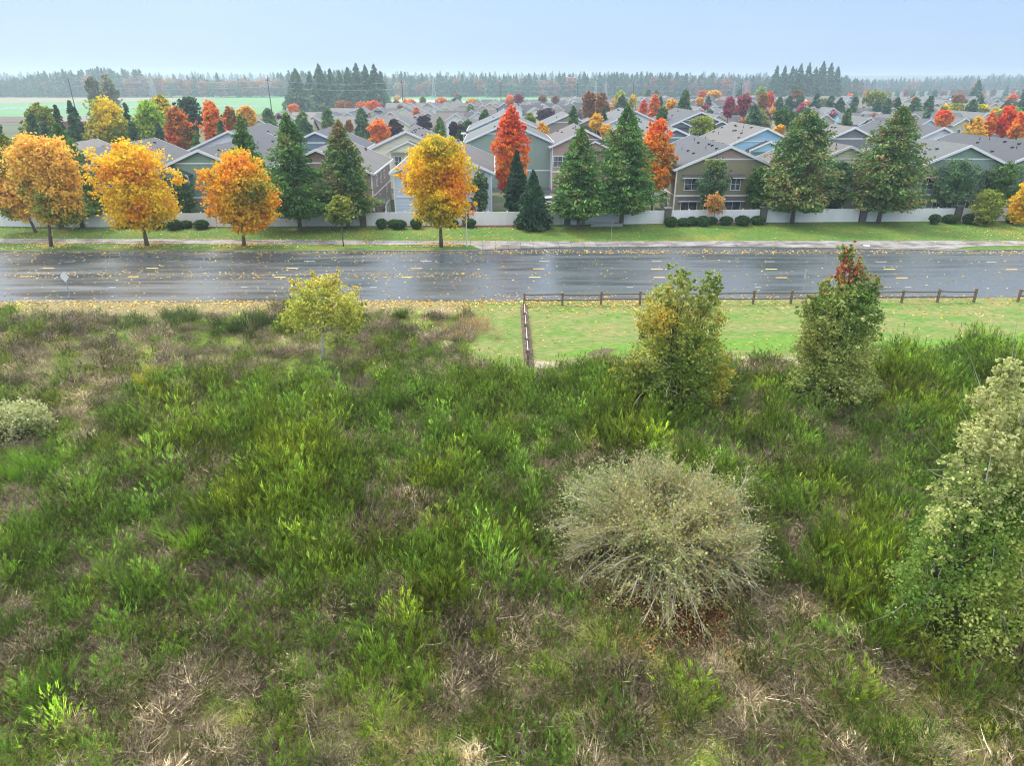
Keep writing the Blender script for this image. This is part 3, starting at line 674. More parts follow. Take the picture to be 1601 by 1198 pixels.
def house(name, label, Y, apex, hw, wall, roof, back=None, L=None, pitch=.42, kind='lap', wins=(), upper=None, sub=(), vents=10, band=True,
          hip_back=False, sides=(), deck=None, seed=0, group=None, band2=True, ztop=None, side_wins=()):
    A = P(apex[0], apex[1], Y); zr = A[2] if ztop is None else ztop
    if L is None: L = G(back[0], back[1], zr)[1] - Y
    t = thing(name, label, 'house', (A[0], Y, 0), 0, group)
    oh = .45; ze = zr - pitch * hw; W = hw - oh; zw = ze + .0
    # wall: one closed body with gable ends
    mb = MB(); zt = zr - .25; zwe = zt - pitch * W
    mb.prism([(-W, 0), (W, 0), (W, zwe), (0, zt), (-W, zwe)], 0, L)
    mb.build('wall', wmat(wall, kind), t)
    if upper:      # differently clad top of the gable
        g = MB(); zz = zt - pitch * W * .55; g.prism([(-W * .55 + .05, zz + .12), (W * .55 - .05, zz + .12), (0, zt - .12)], -.03, -.003); g.build('gable_panel', wmat(upper, kind), t)
    rb = MB(); gable_slab(rb, -hw, hw, zr, ze, -oh, L + oh)
    ro = rb.build('roof', rmat(roof), t)
    tr = MB(); rake(tr, -hw - .02, hw + .02, zr + .01, ze + .01, -oh); rake(tr, -hw - .02, hw + .02, zr + .01, ze + .01, L + oh + .07)
    for s in (-1, 1):
        a0, a1 = (s * hw, s * (hw + .12)); tr.box(min(a0, a1), -oh + .002, ze - .25, max(a0, a1), L + oh - .002, ze - .02)
    tr.build('trim', M_WHITE, t)
    tb = MB()
    if band2:
        zz = zt - pitch * W * .55; tb.box(-W * .55, -.05, zz - .08, W * .55, -.002, zz + .12)
    if band: tb.box(-W + .12, -.055, 3.0, W - .12, -.002, 3.22); tb.box(-W - .05, 0.1, 3.0, -W - .002, L, 3.2); tb.box(W + .002, .1, 3.0, W + .05, L, 3.2)
    for s in (-1, 1): tb.box(s * W - .09, -.06, 0, s * W + .09, .09, zwe - .05)
    tb.build('corner_board', M_WHITE, t)
    r = random.Random(seed + 17)
    for i in range(vents):
        s = r.choice((-1, 1)); f = r.choice((.12, .16, .3, .5)) + r.uniform(-.03, .03); yy = r.uniform(.8, max(L - .5, 1.5)); xx = s * hw * f; zz = zr - pitch * hw * f
        v = MB()
        if i % 4 == 3: v.tube([(xx, yy, zz - .05), (xx, yy, zz + .4)], [.05, .05], 6)
        else: v.box(xx - .17, yy - .17, zz - .1, xx + .17, yy + .17, zz + .17)
        v.build('roof_vent', M_DARK, ro)
    for q in wins:
        x, z, wd, h = q[:4]; typ = q[4] if len(q) > 4 else ''
        window(t, x, z, wd, h, panes=3 if 'triple' in typ else 2, name='patio_door' if 'door' in typ else 'window', door='door' in typ)
        if 'awn' in typ: awning(t, x, z + h + .55, wd + 1.0, None)
    for s, yy, z, wd, h in side_wins: window(t, s * (W + .0), z, wd, h, y=yy, side=s, panes=1)
    for (sx, sz, shw, dep, sL) in sub:       # small front gable standing proud of the wall, roof running back
        sze = sz - pitch * shw; m2 = MB(); W2 = shw - .3
        m2.prism([(sx - W2, sze - .3), (sx + W2, sze - .3), (sx + W2, sz - .2 - pitch * W2), (sx, sz - .2), (sx - W2, sz - .2 - pitch * W2)], -dep, -.004)
        b2 = m2.build('front_gable', wmat(wall, kind), t)
        m3 = MB(); gable_slab(m3, sx - shw, sx + shw, sz, sze, -dep - .35, sL, .14); m3.build('gable_roof', rmat(roof), b2)
        m4 = MB(); rake(m4, sx - shw - .02, sx + shw + .02, sz + .01, sze + .01, -dep - .35, .26); m4.build('gable_trim', M_WHITE, b2)
        if sze > 4.5:
            for s in (-1, 1): m5 = MB(); m5.box(sx + s * W2 - .12, -dep, 3.3, sx + s * W2 + .12, -dep + .24, sze - .3); m5.build('post', M_WHITE, b2)
    if deck:
        dx, dz, dw, dd = deck; m = MB(); m.box(dx - dw / 2, -dd, dz - .3, dx + dw / 2, -.06, dz); d = m.build('balcony', M_WHITE, t)
        m = MB(); m.box(dx - dw / 2, -dd, dz + .95, dx + dw / 2, -dd + .06, dz + 1.02)
        k = int(dw / .15)
        for i in range(k + 1): xx = dx - dw / 2 + dw * i / k; m.box(xx - .012, -dd + .01, dz, xx + .012, -dd + .04, dz + .95)
        m.build('railing', M_DARK, d)
    for (s, y0, y1, out_, zt2) in sides:      # lean-to porch roof along a side wall
        m = MB(); x0 = s * (W + .002); x1 = s * (W + out_)
        m.add([(x0, y0, zt2), (x1, y0, zt2 - .8), (x1, y1, zt2 - .8), (x0, y1, zt2), (x0, y0, zt2 - .14), (x1, y0, zt2 - .94), (x1, y1, zt2 - .94), (x0, y1, zt2 - .14)],
              [(0, 1, 2, 3), (7, 6, 5, 4), (0, 4, 5, 1), (1, 5, 6, 2), (2, 6, 7, 3), (3, 7, 4, 0)])
        pr = m.build('porch_roof', rmat(roof), t); m = MB()
        for yy in (y0 + .15, (y0 + y1) / 2, y1 - .15): m.box(x1 - .09, yy - .09, 0, x1 + .09, yy + .09, zt2 - .95)
        m.box(min(x1, x1 + s * .06), y0, zt2 - 1.0, max(x1, x1 + s * .06), y1, zt2 - .78)
        m.build('porch_post', M_WHITE, pr)
    return t
HG = 'townhouses behind the white fence'
UPZ = 3.9
house('townhouse', 'dark grey gabled townhouse at the left behind the orange maples', 98, (121, 235), 7.6, 'dgrey', 'charcoal', back=(240, 215), kind='batten', wins=[(3, UPZ, 1.4, 1.3)], vents=14, seed=1, group=HG)
house('townhouse', 'green lap-sided townhouse under white trim between two yellow maples', 98, (310, 233), 7.4, 'green', 'charcoal', back=(418, 208), wins=[(3.3, UPZ, 1.3, 1.4), (-3.3, UPZ, 1.3, 1.4), (2.3, .9, 2.2, 1.5)], sub=[(-3.9, 7.3, 2.6, 1.4, 3)], vents=10, seed=2, group=HG)
house('townhouse', 'pale grey gable with charcoal roof rising behind the green townhouse', 126, (357, 204), 8.4, 'white', 'charcoal', L=22, wins=[(2, UPZ, 1.3, 1.3)], vents=8, seed=3, group=HG)
house('townhouse', 'slate blue board gable with charcoal roof between two tall cedars', 126, (493, 205), 7.6, 'slate', 'charcoal', back=(540, 197), kind='batten', wins=[(-2.8, UPZ, 1.6, 1.3, 'awn'), (2.8, UPZ, 1.6, 1.3)], vents=10, seed=4, group=HG)
house('townhouse', 'brown townhouse with long warm grey roof and visible right side wall', 98, (494, 232), 7.6, 'brown', 'warm', back=(548, 216), wins=[(2.8, UPZ, 1.4, 1.4), (-2.8, UPZ, 1.4, 1.4)], vents=14, seed=5, group=HG,
      side_wins=[(1, 4, 4.1, .9, 1.4), (1, 8, 4.1, .9, 1.4), (1, 11.5, 4.3, .8, 1.0), (1, 3, 1.0, .9, 1.5), (1, 6.0, 1.0, .9, 1.5), (1, 13, 1.0, 1.0, 1.9)], sides=[(1, .6, 4.5, 1.6, 2.9)])
house('townhouse', 'cream gabled townhouse with a small balcony under its inner gable', 128, (635, 204), 8.6, 'cream', 'brown', back=(660, 195), pitch=.44, wins=[(-1.7, UPZ, 1.1, 1.6), (1.6, UPZ - .2, 2.6, 2.0, 'door'), (-4.6, UPZ + .1, 1.4, 1.2), (4.6, UPZ + .1, 1.4, 1.2)], sub=[(.4, 8.3, 3.6, 1.5, 4)], deck=(.4, 3.6, 5.4, 1.6), vents=12, seed=6, group=HG)
house('townhouse', 'pale blue front townhouse with brown roof behind the big orange maple', 98, (690, 233), 7.2, 'lblue', 'brown', back=(708, 214), wins=[(-4.6, UPZ, 1.4, 1.4), (3.8, UPZ, 1.6, 1.4), (-2, .4, 2.0, 2.0, 'door'), (3.5, .4, 2.0, 2.0, 'door')], vents=12, seed=7, group=HG, side_wins=[(1, 3, 4.1, .9, 1.4), (1, 7, 4.1, .9, 1.4)])
house('townhouse', 'sage green townhouse with grey roof left of the red columnar tree', 128, (795, 190), 8.0, 'sage', 'greengrey', L=20, kind='batten', wins=[(-4.3, UPZ, 1.8, 1.4, 'awn'), (-1.0, UPZ, 1.3, 1.4)], vents=6, seed=8, group=HG)
house('townhouse', 'light blue gable with grey roof just left of the red tree top', 152, (790, 176), 8.0, 'blue', 'greengrey', L=16, vents=3, seed=8, group=HG)
house('townhouse', 'pinkish tan townhouse with white windows and balcony in the centre', 126, (915, 202), 6.1, 'tan', 'brown', back=(902, 192.5), pitch=.46, wins=[(-4.2, UPZ + .1, 2.4, 1.7, 'triple'), (1.0, UPZ - .1, 2.4, 2.0, 'door'), (4.4, UPZ + .1, 1.4, 1.6), (-3.5, .5, 1.6, 1.6)], sub=[(1.6, 8.4, 3.0, 1.5, 4)], deck=(1.6, 3.6, 4.2, 1.6), vents=12, seed=9, group=HG)
house('townhouse', 'tan double gable house with blue grey roof behind the tan townhouse', 176, (889, 178), 7.4, 'taupe', 'grey', L=16, wins=[(-3.6, UPZ, 2.0, 1.5), (2.6, UPZ, 2.4, 1.5)], sub=[(5.2, 9.6, 3.4, 1.0, 5)], vents=4, seed=10, group=HG)
house('townhouse', 'off-white two storey house with grey roof behind the tallest centre cedar', 172, (994, 173), 8.0, 'white', 'grey', L=22, wins=[(5.6, UPZ, 1.1, 1.5), (-3, UPZ, 1.4, 1.5)], sub=[(4.4, 9.0, 3.6, 1.0, 5)], vents=5, seed=11, group=HG)
house('townhouse', 'slate blue board gable behind the red and orange tree', 128, (1057, 200), 6.4, 'slate', 'greengrey', back=(1012, 188), kind='batten', vents=10, seed=12, group=HG)
house('townhouse', 'dark grey twin gable house with white framed window and charcoal roof', 170, (1096, 174), 7.6, 'dgrey', 'charcoal', L=24, wins=[(-4.6, UPZ + .4, 1.6, 1.6), (4.6, UPZ + .4, 1.4, 1.6)], sub=[(-4.7, 9.3, 2.6, .8, 5), (4.9, 9.3, 2.8, .8, 5)], vents=6, seed=13, group=HG)
house('townhouse', 'olive brown townhouse with four white awninged windows behind the fence', 98, (1142, 227), 7.5, 'olive', 'charcoal', back=(1085, 210.5), pitch=.41, kind='batten', upper='tan',
      wins=[(-4.8, UPZ, 1.9, 1.5, 'awn'), (1.4, UPZ, 1.2, 1.5, 'awn'), (5.1, UPZ, 1.6, 1.5, 'awn'), (-4.9, .25, 2.2, 2.0, 'door awn'), (-2.2, .9, .9, 1.1), (1.3, .25, 2.2, 2.0, 'door awn'), (4.9, .7, 1.6, 1.5)],
      side_wins=[(-1, 3, .8, .9, 1.5), (-1, 5.5, .8, .9, 1.5)], sides=[(-1, 4.5, 9.5, 1.8, 3.0)], vents=16, seed=14, group=HG)
house('townhouse', 'sky blue gabled townhouse with long warm grey roof behind the olive one', 126, (1199, 199), 8.9, 'blue', 'warm', back=(1148, 190), pitch=.44, wins=[(-5.4, UPZ + .1, 2.6, 1.7, 'triple'), (-.2, UPZ, 2.0, 1.8, 'door'), (4.6, UPZ, 1.6, 1.6)], sub=[(.2, 8.3, 3.4, 1.5, 4)], vents=20, seed=15, group=HG)
house('townhouse', 'cream gabled townhouse with brown roof between two dark trees', 98, (1329, 227), 7.4, 'cream', 'brown', back=(1270, 214), wins=[(-1.4, UPZ - .1, 1.0, 1.3), (3.0, UPZ, 1.4, 1.4), (-1.5, .3, 2, 2, 'door')], sub=[(-5.4, 7.0, 2.4, 1.4, 3)], vents=16, seed=16, group=HG)
house('townhouse', 'grey board gable with warm grey roof behind the cream gable', 128, (1336, 198), 7.8, 'grey', 'warm', back=(1284, 190), pitch=.44, kind='batten', wins=[(0, UPZ - .4, 2.6, 1.3)], vents=16, seed=17, group=HG)
house('townhouse', 'off-white gable with charcoal roof behind the right green townhouse', 128, (1475, 198), 8.0, 'white', 'charcoal', back=(1404, 187), pitch=.46, sub=[(.2, 8.2, 3.0, 1.4, 4)], vents=8, seed=18, group=HG)
house('townhouse', 'green board-sided townhouse with greenish grey roof at the right', 98, (1516, 226), 7.7, 'sage', 'greengrey', back=(1428, 211), pitch=.42, kind='batten', upper='green',
      wins=[(-4.6, UPZ, 1.7, 1.5, 'awn'), (4.4, UPZ, 1.7, 1.5, 'awn'), (.2, UPZ, 1.6, 1.5, 'awn'), (-5.2, .25, 2.0, 2.0, 'door'), (-2.6, .8, 1.1, 1.2), (1.6, .25, 2.2, 2.0, 'door')], vents=18, seed=19, group=HG)
house('townhouse', 'dark townhouse with charcoal roof cut off by the right edge', 98, (1650, 225), 7.6, 'dgrey', 'charcoal', back=(1563, 207), vents=14, seed=20, group=HG)
house('townhouse', 'cream townhouse end peeping past the left conifers', 98, (20, 236), 7.4, 'beige', 'warm', back=(130, 217), vents=8, seed=21, group=HG)

# smaller houses farther back
ORD = ['first', 'second', 'third', 'fourth', 'fifth', 'sixth', 'seventh', 'eighth', 'ninth', 'tenth', 'eleventh', 'twelfth', 'thirteenth', 'fourteenth', 'fifteenth', 'sixteenth', 'seventeenth', 'eighteenth', 'nineteenth', 'twentieth'] + ['%dth' % i for i in range(21, 90)]
def cottage(px, py, wpx, wall, roof, orient, label, seed=0, zr=8.2, zbig=True):
    rr = random.Random(seed); B = G(px, py, zr); dpt = proj(B)[2]; hw = wpx * dpt / FPX; hw = max(3.4, min(hw, 8.5))
    Y = B[1]; t = thing('cottage', label, 'house', (B[0], Y, 0), 0, 'small houses of the far neighbourhood')
    pitch = .62; W = hw - .35; L = rr.uniform(9, 14); ze = zr - pitch * hw
    mb = MB(); mb.prism([(-W, 0), (W, 0), (W, zr - .2 - pitch * W), (0, zr - .2), (-W, zr - .2 - pitch * W)], 0, L)
    rb = MB(); gable_slab(rb, -hw, hw, zr, ze, -.4, L + .4, .18)
    tr = MB(); rake(tr, -hw, hw, zr + .01, ze + .01, -.4, .3)
    if orient:             # a wing with its ridge across, to the left (-1) or right (+1)
        s = orient; z2 = zr - .5; dp = L * .5; y0 = L * .25; wl = rr.uniform(7, 10); x0, x1 = (W - .5, W + wl) if s > 0 else (-W - wl, -W + .5)
        pz = z2 - pitch * dp
        def yz(m, poly, a, c2):
            n = len(poly); vs = [(a, y, z) for y, z in poly] + [(c2, y, z) for y, z in poly]
            m.add(vs, [tuple(range(n)), tuple(range(2 * n - 1, n - 1, -1))] + [(i, i + n, (i + 1) % n + n, (i + 1) % n) for i in range(n)])
        yz(mb, [(y0, 0), (y0 + 2 * dp, 0), (y0 + 2 * dp, pz - .1), (y0 + dp, z2 - .2), (y0, pz - .1)], x0, x1)
        yz(rb, [(y0 - .4, pz - .2), (y0 + dp, z2), (y0 + 2 * dp + .4, pz - .2), (y0 + 2 * dp + .4, pz - .4), (y0 + dp, z2 - .2), (y0 - .4, pz - .4)], x0 - (.4 if s < 0 else 0), x1 + (.4 if s > 0 else 0))
        xm = (x0 + x1) / 2 + s * 1.2
        window(t, xm, 3.5 if pz > 4.6 else 1.2, 1.3, 1.3, y=y0 - .0)
    mb.build('wall', wmat(wall), t); rb.build('roof', rmat(roof), t); tr.build('trim', M_WHITE, t)
    window(t, -W * .35, 3.8, .9, 1.3, panes=1); window(t, W * .35, 3.8, .9, 1.3, panes=1)
    return t
CT = [(455, 181, 10, 'white', 'warm', 1), (436, 174, 9, 'pink', 'warm', 1), (489, 181, 9, 'pink', 'grey', 1), (544, 175, 9, 'white', 'black', -1), (589, 181, 11, 'beige', 'grey', 1), (590, 167, 8, 'cream', 'grey', 1),
      (622, 184, 10, 'cream', 'grey', -1), (649, 179, 8, 'white', 'grey', -1), (629, 168, 7, 'cream', 'black', -1), (679, 166, 6, 'white', 'grey', -1), (669, 175, 11, 'lblue', 'brown', 1), (699, 167, 10, 'cream', 'brown', 1),
      (712, 177, 6, 'white', 'brown', -1), (737, 172, 6, 'white', 'black', -1), (748, 174, 6, 'white', 'black', -1), (775, 160, 6, 'white', 'brown', -1), (788, 170, 6, 'white', 'mauve', -1), (720, 186, 9, 'cream', 'brown', 1),
      (806, 163, 9, 'white', 'black', 1), (819, 155, 8, 'white', 'brown', 1), (828, 160, 6, 'white', 'black', 1), (850, 162, 7, 'white', 'brown', -1), (862, 157, 6, 'white', 'mauve', 1), (871, 164, 6, 'cream', 'black', 1),
      (882, 153, 6, 'white', 'grey', 1), (900, 157, 9, 'lblue', 'greengrey', 1), (1011, 151, 9, 'lblue', 'grey', 1), (1117, 164, 9, 'white', 'grey', -1), (1094, 167, 5, 'white', 'grey', -1), (1124, 179, 7, 'cream', 'grey', 1),
      (1113, 159, 7, 'lblue', 'brown', -1), (1225, 163, 8, 'white', 'mauve', -1), (1192, 175, 12, 'sage', 'greengrey', -1), (1246, 163, 10, 'taupe', 'mauve', 1), (1272, 166, 8, 'taupe', 'brown', 1), (1303, 168, 10, 'mint', 'greengrey', -1),
      (1292, 178, 13, 'khaki', 'mauve', -1), (1376, 175, 10, 'blue', 'greengrey', -1), (1361, 183, 6, 'lblue', 'grey', 1), (1350, 165, 10, 'cream', 'brown', -1), (1430, 177, 9, 'lblue', 'greengrey', -1), (1455, 186, 8, 'lblue', 'charcoal', -1),
      (1510, 184, 13, 'khaki', 'grey', -1), (1503, 173, 10, 'white', 'grey', -1), (1545, 176, 10, 'lblue', 'greengrey', -1), (1570, 184, 10, 'grey', 'greengrey', -1), (1405, 181, 8, 'grey', 'mauve', -1), (1240, 176, 9, 'taupe', 'mauve', 1),
      (1080, 180, 7, 'white', 'grey', 1), (865, 187, 7, 'taupe', 'greengrey', 1), (405, 186, 9, 'cream', 'grey', 1), (560, 168, 8, 'beige', 'grey', -1), (755, 164, 7, 'beige', 'black', -1), (838, 168, 7, 'cream', 'mauve', 1),
      (610, 174, 8, 'beige', 'warm', 1), (652, 166, 8, 'white', 'greengrey', -1), (516, 176, 8, 'beige', 'charcoal', 1), (1150, 172, 8, 'lblue', 'mauve', 1), (1066, 160, 8, 'white', 'charcoal', 1), (1170, 168, 7, 'cream', 'grey', 1)]
rr = random.Random(12)
walls = ['white', 'cream', 'lblue', 'beige', 'grey', 'taupe', 'khaki']; roofs = ['grey', 'brown', 'charcoal', 'greengrey', 'warm', 'mauve', 'black']
for row, (py, x0, x1, st) in enumerate([(159.5, 640, 900, 24), (155, 720, 1000, 26), (155.5, 1010, 1200, 24), (151, 900, 1240, 26), (148.5, 1020, 1240, 28), (160, 1320, 1601, 34), (154.5, 1330, 1601, 30), (150, 1300, 1601, 32), (167, 1395, 1601, 40), (170, 1040, 1200, 40)]):
    x = x0
    while x < x1:
        CT.append((x + rr.uniform(-6, 6), py + rr.uniform(-.9, .9), rr.uniform(6, 9), rr.choice(walls), rr.choice(roofs), rr.choice((-1, 1)))); x += st * rr.uniform(.8, 1.2)
WN = {'white': 'white', 'pink': 'pinkish', 'cream': 'cream', 'beige': 'beige', 'lblue': 'pale blue', 'sage': 'sage green', 'taupe': 'taupe', 'mint': 'mint green', 'khaki': 'khaki', 'blue': 'light blue', 'grey': 'grey'}
RN = {'warm': 'warm grey', 'grey': 'mid grey', 'black': 'near-black', 'brown': 'brown', 'mauve': 'mauve', 'greengrey': 'greenish grey', 'charcoal': 'charcoal'}
cnt = {}
for i, q in enumerate(sorted(CT, key=lambda q: q[0])):
    k = (q[3], q[4]); cnt[k] = cnt.get(k, 0) + 1
    tot = sum(1 for c in CT if (c[3], c[4]) == k)
    lab = 'small far %s house with %s roof%s' % (WN[q[3]], RN[q[4]], '' if tot == 1 else ', %s from left of %s' % (ORD[cnt[k] - 1], tot))
    cottage(*q, lab, seed=i)
# red barn and far farm buildings
def barn(px, py, Y, hw, L, h, wall, roof, label, across=True):
    B = P(px, py, Y); t = thing('barn', label, 'barn', (B[0], Y, 0))
    m = MB(); m.box(-hw, 0, 0, hw, L, h * .62); m.build('wall', plain(wall + '_boards', {'red': (.32, .04, .05), 'pale': (.5, .5, .5)}[wall], .7), t)
    m = MB(); n = [(-.6, h * .6), (L / 2, h), (L + .6, h * .6), (L + .6, h * .56), (L / 2, h * .95), (-.6, h * .56)]
    m.add([(-hw - .6, y, z) for y, z in n] + [(hw + .6, y, z) for y, z in n], [tuple(range(6)), tuple(range(11, 5, -1))] + [(i, i + 6, (i + 1) % 6 + 6, (i + 1) % 6) for i in range(6)])
    m.build('roof', rmat(roof), t)
    for x in np.arange(-hw + 3, hw - 2, 7): m = MB(); m.box(x, -.06, 0, x + 3, -.002, h * .45); m.build('barn_door', M_DARK, t)
barn(128, 170, 300, 24, 14, 4.6, 'red', 'brown', 'long red barn with low brown roof behind the left cedars')
barn(1042, 142, 900, 14, 10, 8, 'red', 'warm', 'small distant red barn with pale roof near the woods')
barn(30, 150, 1000, 30, 14, 6, 'pale', 'grey', 'pale farm shed at the far left edge of the field')
barn(52, 150, 980, 22, 12, 6, 'pale', 'warm', 'pale low farm building right of the far left shed')
barn(124, 149, 960, 14, 12, 7, 'pale', 'warm', 'white farm building left of the twin grey trees')

# ================================================================== FENCES, PILLARS, STREET FURNITURE
m, nt, b = new_mat('white_vinyl'); oc = objc(nt)
nt.links.new(ramp(nt, noise(nt, oc, 1.1, 5, .6, (1, 1, .25)), [(.3, (.74, .74, .74)), (.7, (.84, .84, .84))]), b.inputs['Base Color']); b.inputs['Roughness'].default_value = .45; M_VINYL = m
fxy = [np.array(p) for p in fence_pts]
def fence_y(x):
    for a, c in zip(fxy[:-1], fxy[1:]):
        if a[0] <= x <= c[0]: return a[1] + (c[1] - a[1]) * (x - a[0]) / (c[0] - a[0])
    return fxy[-1][1]
pill = [G(x, 352)[0] for x in (-45, 110, 262, 418, 571, 729, 886, 1044, 1197, 1357, 1510)] + [74.0]
for i, x in enumerate(pill[:-1]):
    y = fence_y(x) ; t = thing('stone_pillar', 'square grey stone pillar between white fence panels, %s from the left' % ORD[i], 'pillar', (x, y, 0.08), 0, 'stone pillars of the white fence')
    m = MB(); m.box(-.42, -.3, 0, .42, .5, 2.05); m.build('shaft', M_STONE, t); m = MB(); m.box(-.5, -.38, 2.05, .5, .58, 2.17); m.build('cap', M_CONC, t)
    x1 = pill[i + 1]; n = max(1, round((x1 - x - .9) / 2.4)); xa = x + .45; st = (x1 - x - .9) / n
    t = thing('vinyl_fence', 'white vinyl privacy fence stretch, %s from the left between stone pillars' % ORD[i], 'fence', (x, fence_y(x), .08), math.atan2(fence_y(x1) - fence_y(x), x1 - x), 'white privacy fence stretches')
    for k in range(n):
        a = .45 + k * st; m = MB(); m.box(a + .06, .02, .1, a + st - .06, .06, 1.72); 
        q = a + .06
        while q < a + st - .1: m.box(q, .005, .14, min(q + .145, a + st - .06), .02, 1.66); q += .16
        m.box(a + .06, -.01, 1.66, a + st - .06, .09, 1.8); m.box(a + .06, -.01, .04, a + st - .06, .09, .18)
        m.build('panel', M_VINYL, t)
        m = MB(); m.box(a - .06, -.03, 0, a + .06, .11, 1.9); m.add([(a - .08, -.05, 1.9), (a + .08, -.05, 1.9), (a + .08, .13, 1.9), (a - .08, .13, 1.9), (a, .04, 1.98)], [(0, 1, 4), (1, 2, 4), (2, 3, 4), (3, 0, 4)]); m.build('post', M_VINYL, t)
# split rail fence
def railfence(pts, label, railcol=M_WOOD, jit=.05):
    t = thing('rail_fence', label, 'fence', (pts[0][0], pts[0][1], 0)); o = np.array([pts[0][0], pts[0][1]])
    for i, p in enumerate(pts):
        q = np.array(p[:2]) - o; h = 1.2 + rnd.uniform(-.05, .06); m = MB(); ln = rnd.uniform(-.03, .03)
        m.beam((q[0], q[1], -.05), (q[0] + ln, q[1], h), .17, .17); m.build('post', M_WOOD, t)
        if i:
            du = (q - pq) / np.linalg.norm(q - pq)
            for z in (.5, .98):
                zz = z + rnd.uniform(-jit, jit); m = MB(); m.beam((pq[0] - .1 * du[0], pq[1] + .02 - .1 * du[1], z + rnd.uniform(-jit, jit)), ((q[0] + pq[0]) / 2, (q[1] + pq[1]) / 2, zz - .02), .07, .11); m.beam(((q[0] + pq[0]) / 2, (q[1] + pq[1]) / 2, zz - .02), (q[0] + .1 * du[0], q[1] + .1 * du[1], zz), .07, .11); m.build('rail', railcol, t)
        pq = q
railfence([G(x, 478 - .008 * (x - 820)) for x in (820, 879, 939, 1000, 1060, 1118, 1177, 1236, 1294, 1352, 1409, 1465, 1522)], 'brown split rail fence along the near road edge')
railfence([G(1591, 472), G(1650, 472)], 'short end of brown rail fence at the right photo edge')
railfence([(2.35, 54.6), (2.3, 51.6), (2.25, 48.7), (2.2, 45.8), (2.15, 43.2)], 'weathered pale rail fence running toward the thicket', plain('silver_rail', (.36, .34, .31), .8, var=.3, scale=9), .015)
# signs, posts, lamps
def post_sign(name, label, base, h, kind):
    t = thing(name, label, 'road sign', base); m = MB(); m.box(-.03, -.03, -.1, .03, .03, h); m.build('post', M_GREYMETAL, t)
    m = MB()
    if kind == 'diamond':
        s = .52; z = h - .35; m.add([(-s * .8, -.05, z), (0, -.05, z - s), (s * .8, -.05, z), (0, -.05, z + s), (-s * .8, -.035, z), (0, -.035, z - s), (s * .8, -.035, z), (0, -.035, z + s)], [(0, 1, 2, 3), (7, 6, 5, 4), (0, 4, 5, 1), (1, 5, 6, 2), (2, 6, 7, 3), (3, 7, 4, 0)])
    else: m.box(.035, -.06, h - .75, .05, .5, h + .05)
    m.build('plate', M_GREYMETAL if kind != 'diamond' else plain('sign_back', (.62, .64, .66), .4), t); return t
post_sign('road_sign', 'diamond road sign seen from behind beside the road at left', G(109, 462), 2.1, 'diamond')
post_sign('road_sign', 'thin sign seen edge-on beyond the rail fence', G(1253, 474), 2.9, 'edge')
B = G(955, 384); t = thing('marker_post', 'thin grey sign pole on the lawn by the pavement', 'pole', B); m = MB(); m.tube([(0, 0, 0), (0, 0, 2.9)], [.03, .03]); m.build('pole', M_GREYMETAL, t)
B = G(730, 387); t = thing('street_lamp', 'tall white street lamp right of the big orange maple', 'street lamp', B)
m = MB(); m.tube([(0, 0, 0), (0, 0, 1.2), (0, 0, 12.6)], [.09, .07, .05], 8); m.build('pole', plain('lamp_pole', (.6, .61, .62), .4), t)
m = MB(); m.beam((0, 0, 12.6), (0, -1.0, 12.75), .07, .07); m.build('arm', M_GREYMETAL, t); m = MB(); m.box(-.26, -1.5, 12.64, .26, -.7, 12.78); m.build('lamp_head', M_WHITE, t)
for px, py, zt, lab in ((1345, 182, 8, 'grey street lamp pole among the far right houses'), (697, 192, 7, 'street light pole by the purple tree'),):
    B = G(px, py + 22); t = thing('street_lamp', lab, 'street lamp', B); m = MB(); m.tube([(0, 0, 0), (0, 0, zt)], [.1, .06]); m.build('pole', M_GREYMETAL, t); m = MB(); m.box(-.3, -1.2, zt - .1, .3, .2, zt + .1); m.build('lamp_head', M_GREYMETAL, t)
# utility boxes
def ubox(px, py, w_, d_, h_, lab, mat, cat='utility box'):
    B = G(px, py, .1); t = thing('utility_box', lab, cat, B); m = MB(); m.box(-w_ / 2, -d_ / 2, 0, w_ / 2, d_ / 2, h_); m.build('body', mat, t); m = MB(); m.box(-w_ / 2 - .05, -d_ / 2 - .05, h_, w_ / 2 + .05, d_ / 2 + .05, h_ + .07); m.build('lid', M_GREYMETAL, t)
ubox(948, 353.5, 4.2, .9, .35, 'low flat grey utility vault on the lawn by the fence', M_GREYMETAL)
ubox(912, 352, .4, .4, 1.0, 'small upright green-grey utility pedestal by the fence', plain('pedestal', (.2, .24, .2), .5))
# concrete manhole lid
m = MB(); p = G(1355, 384, .13); m.tube([(0, 0, 0), (0, 0, .02)], [.38, .38], 16); o = m.build('manhole_cover', M_WHITE); o.location = p; tag(o, 'pale access cover set in the pavement at right', 'manhole cover')
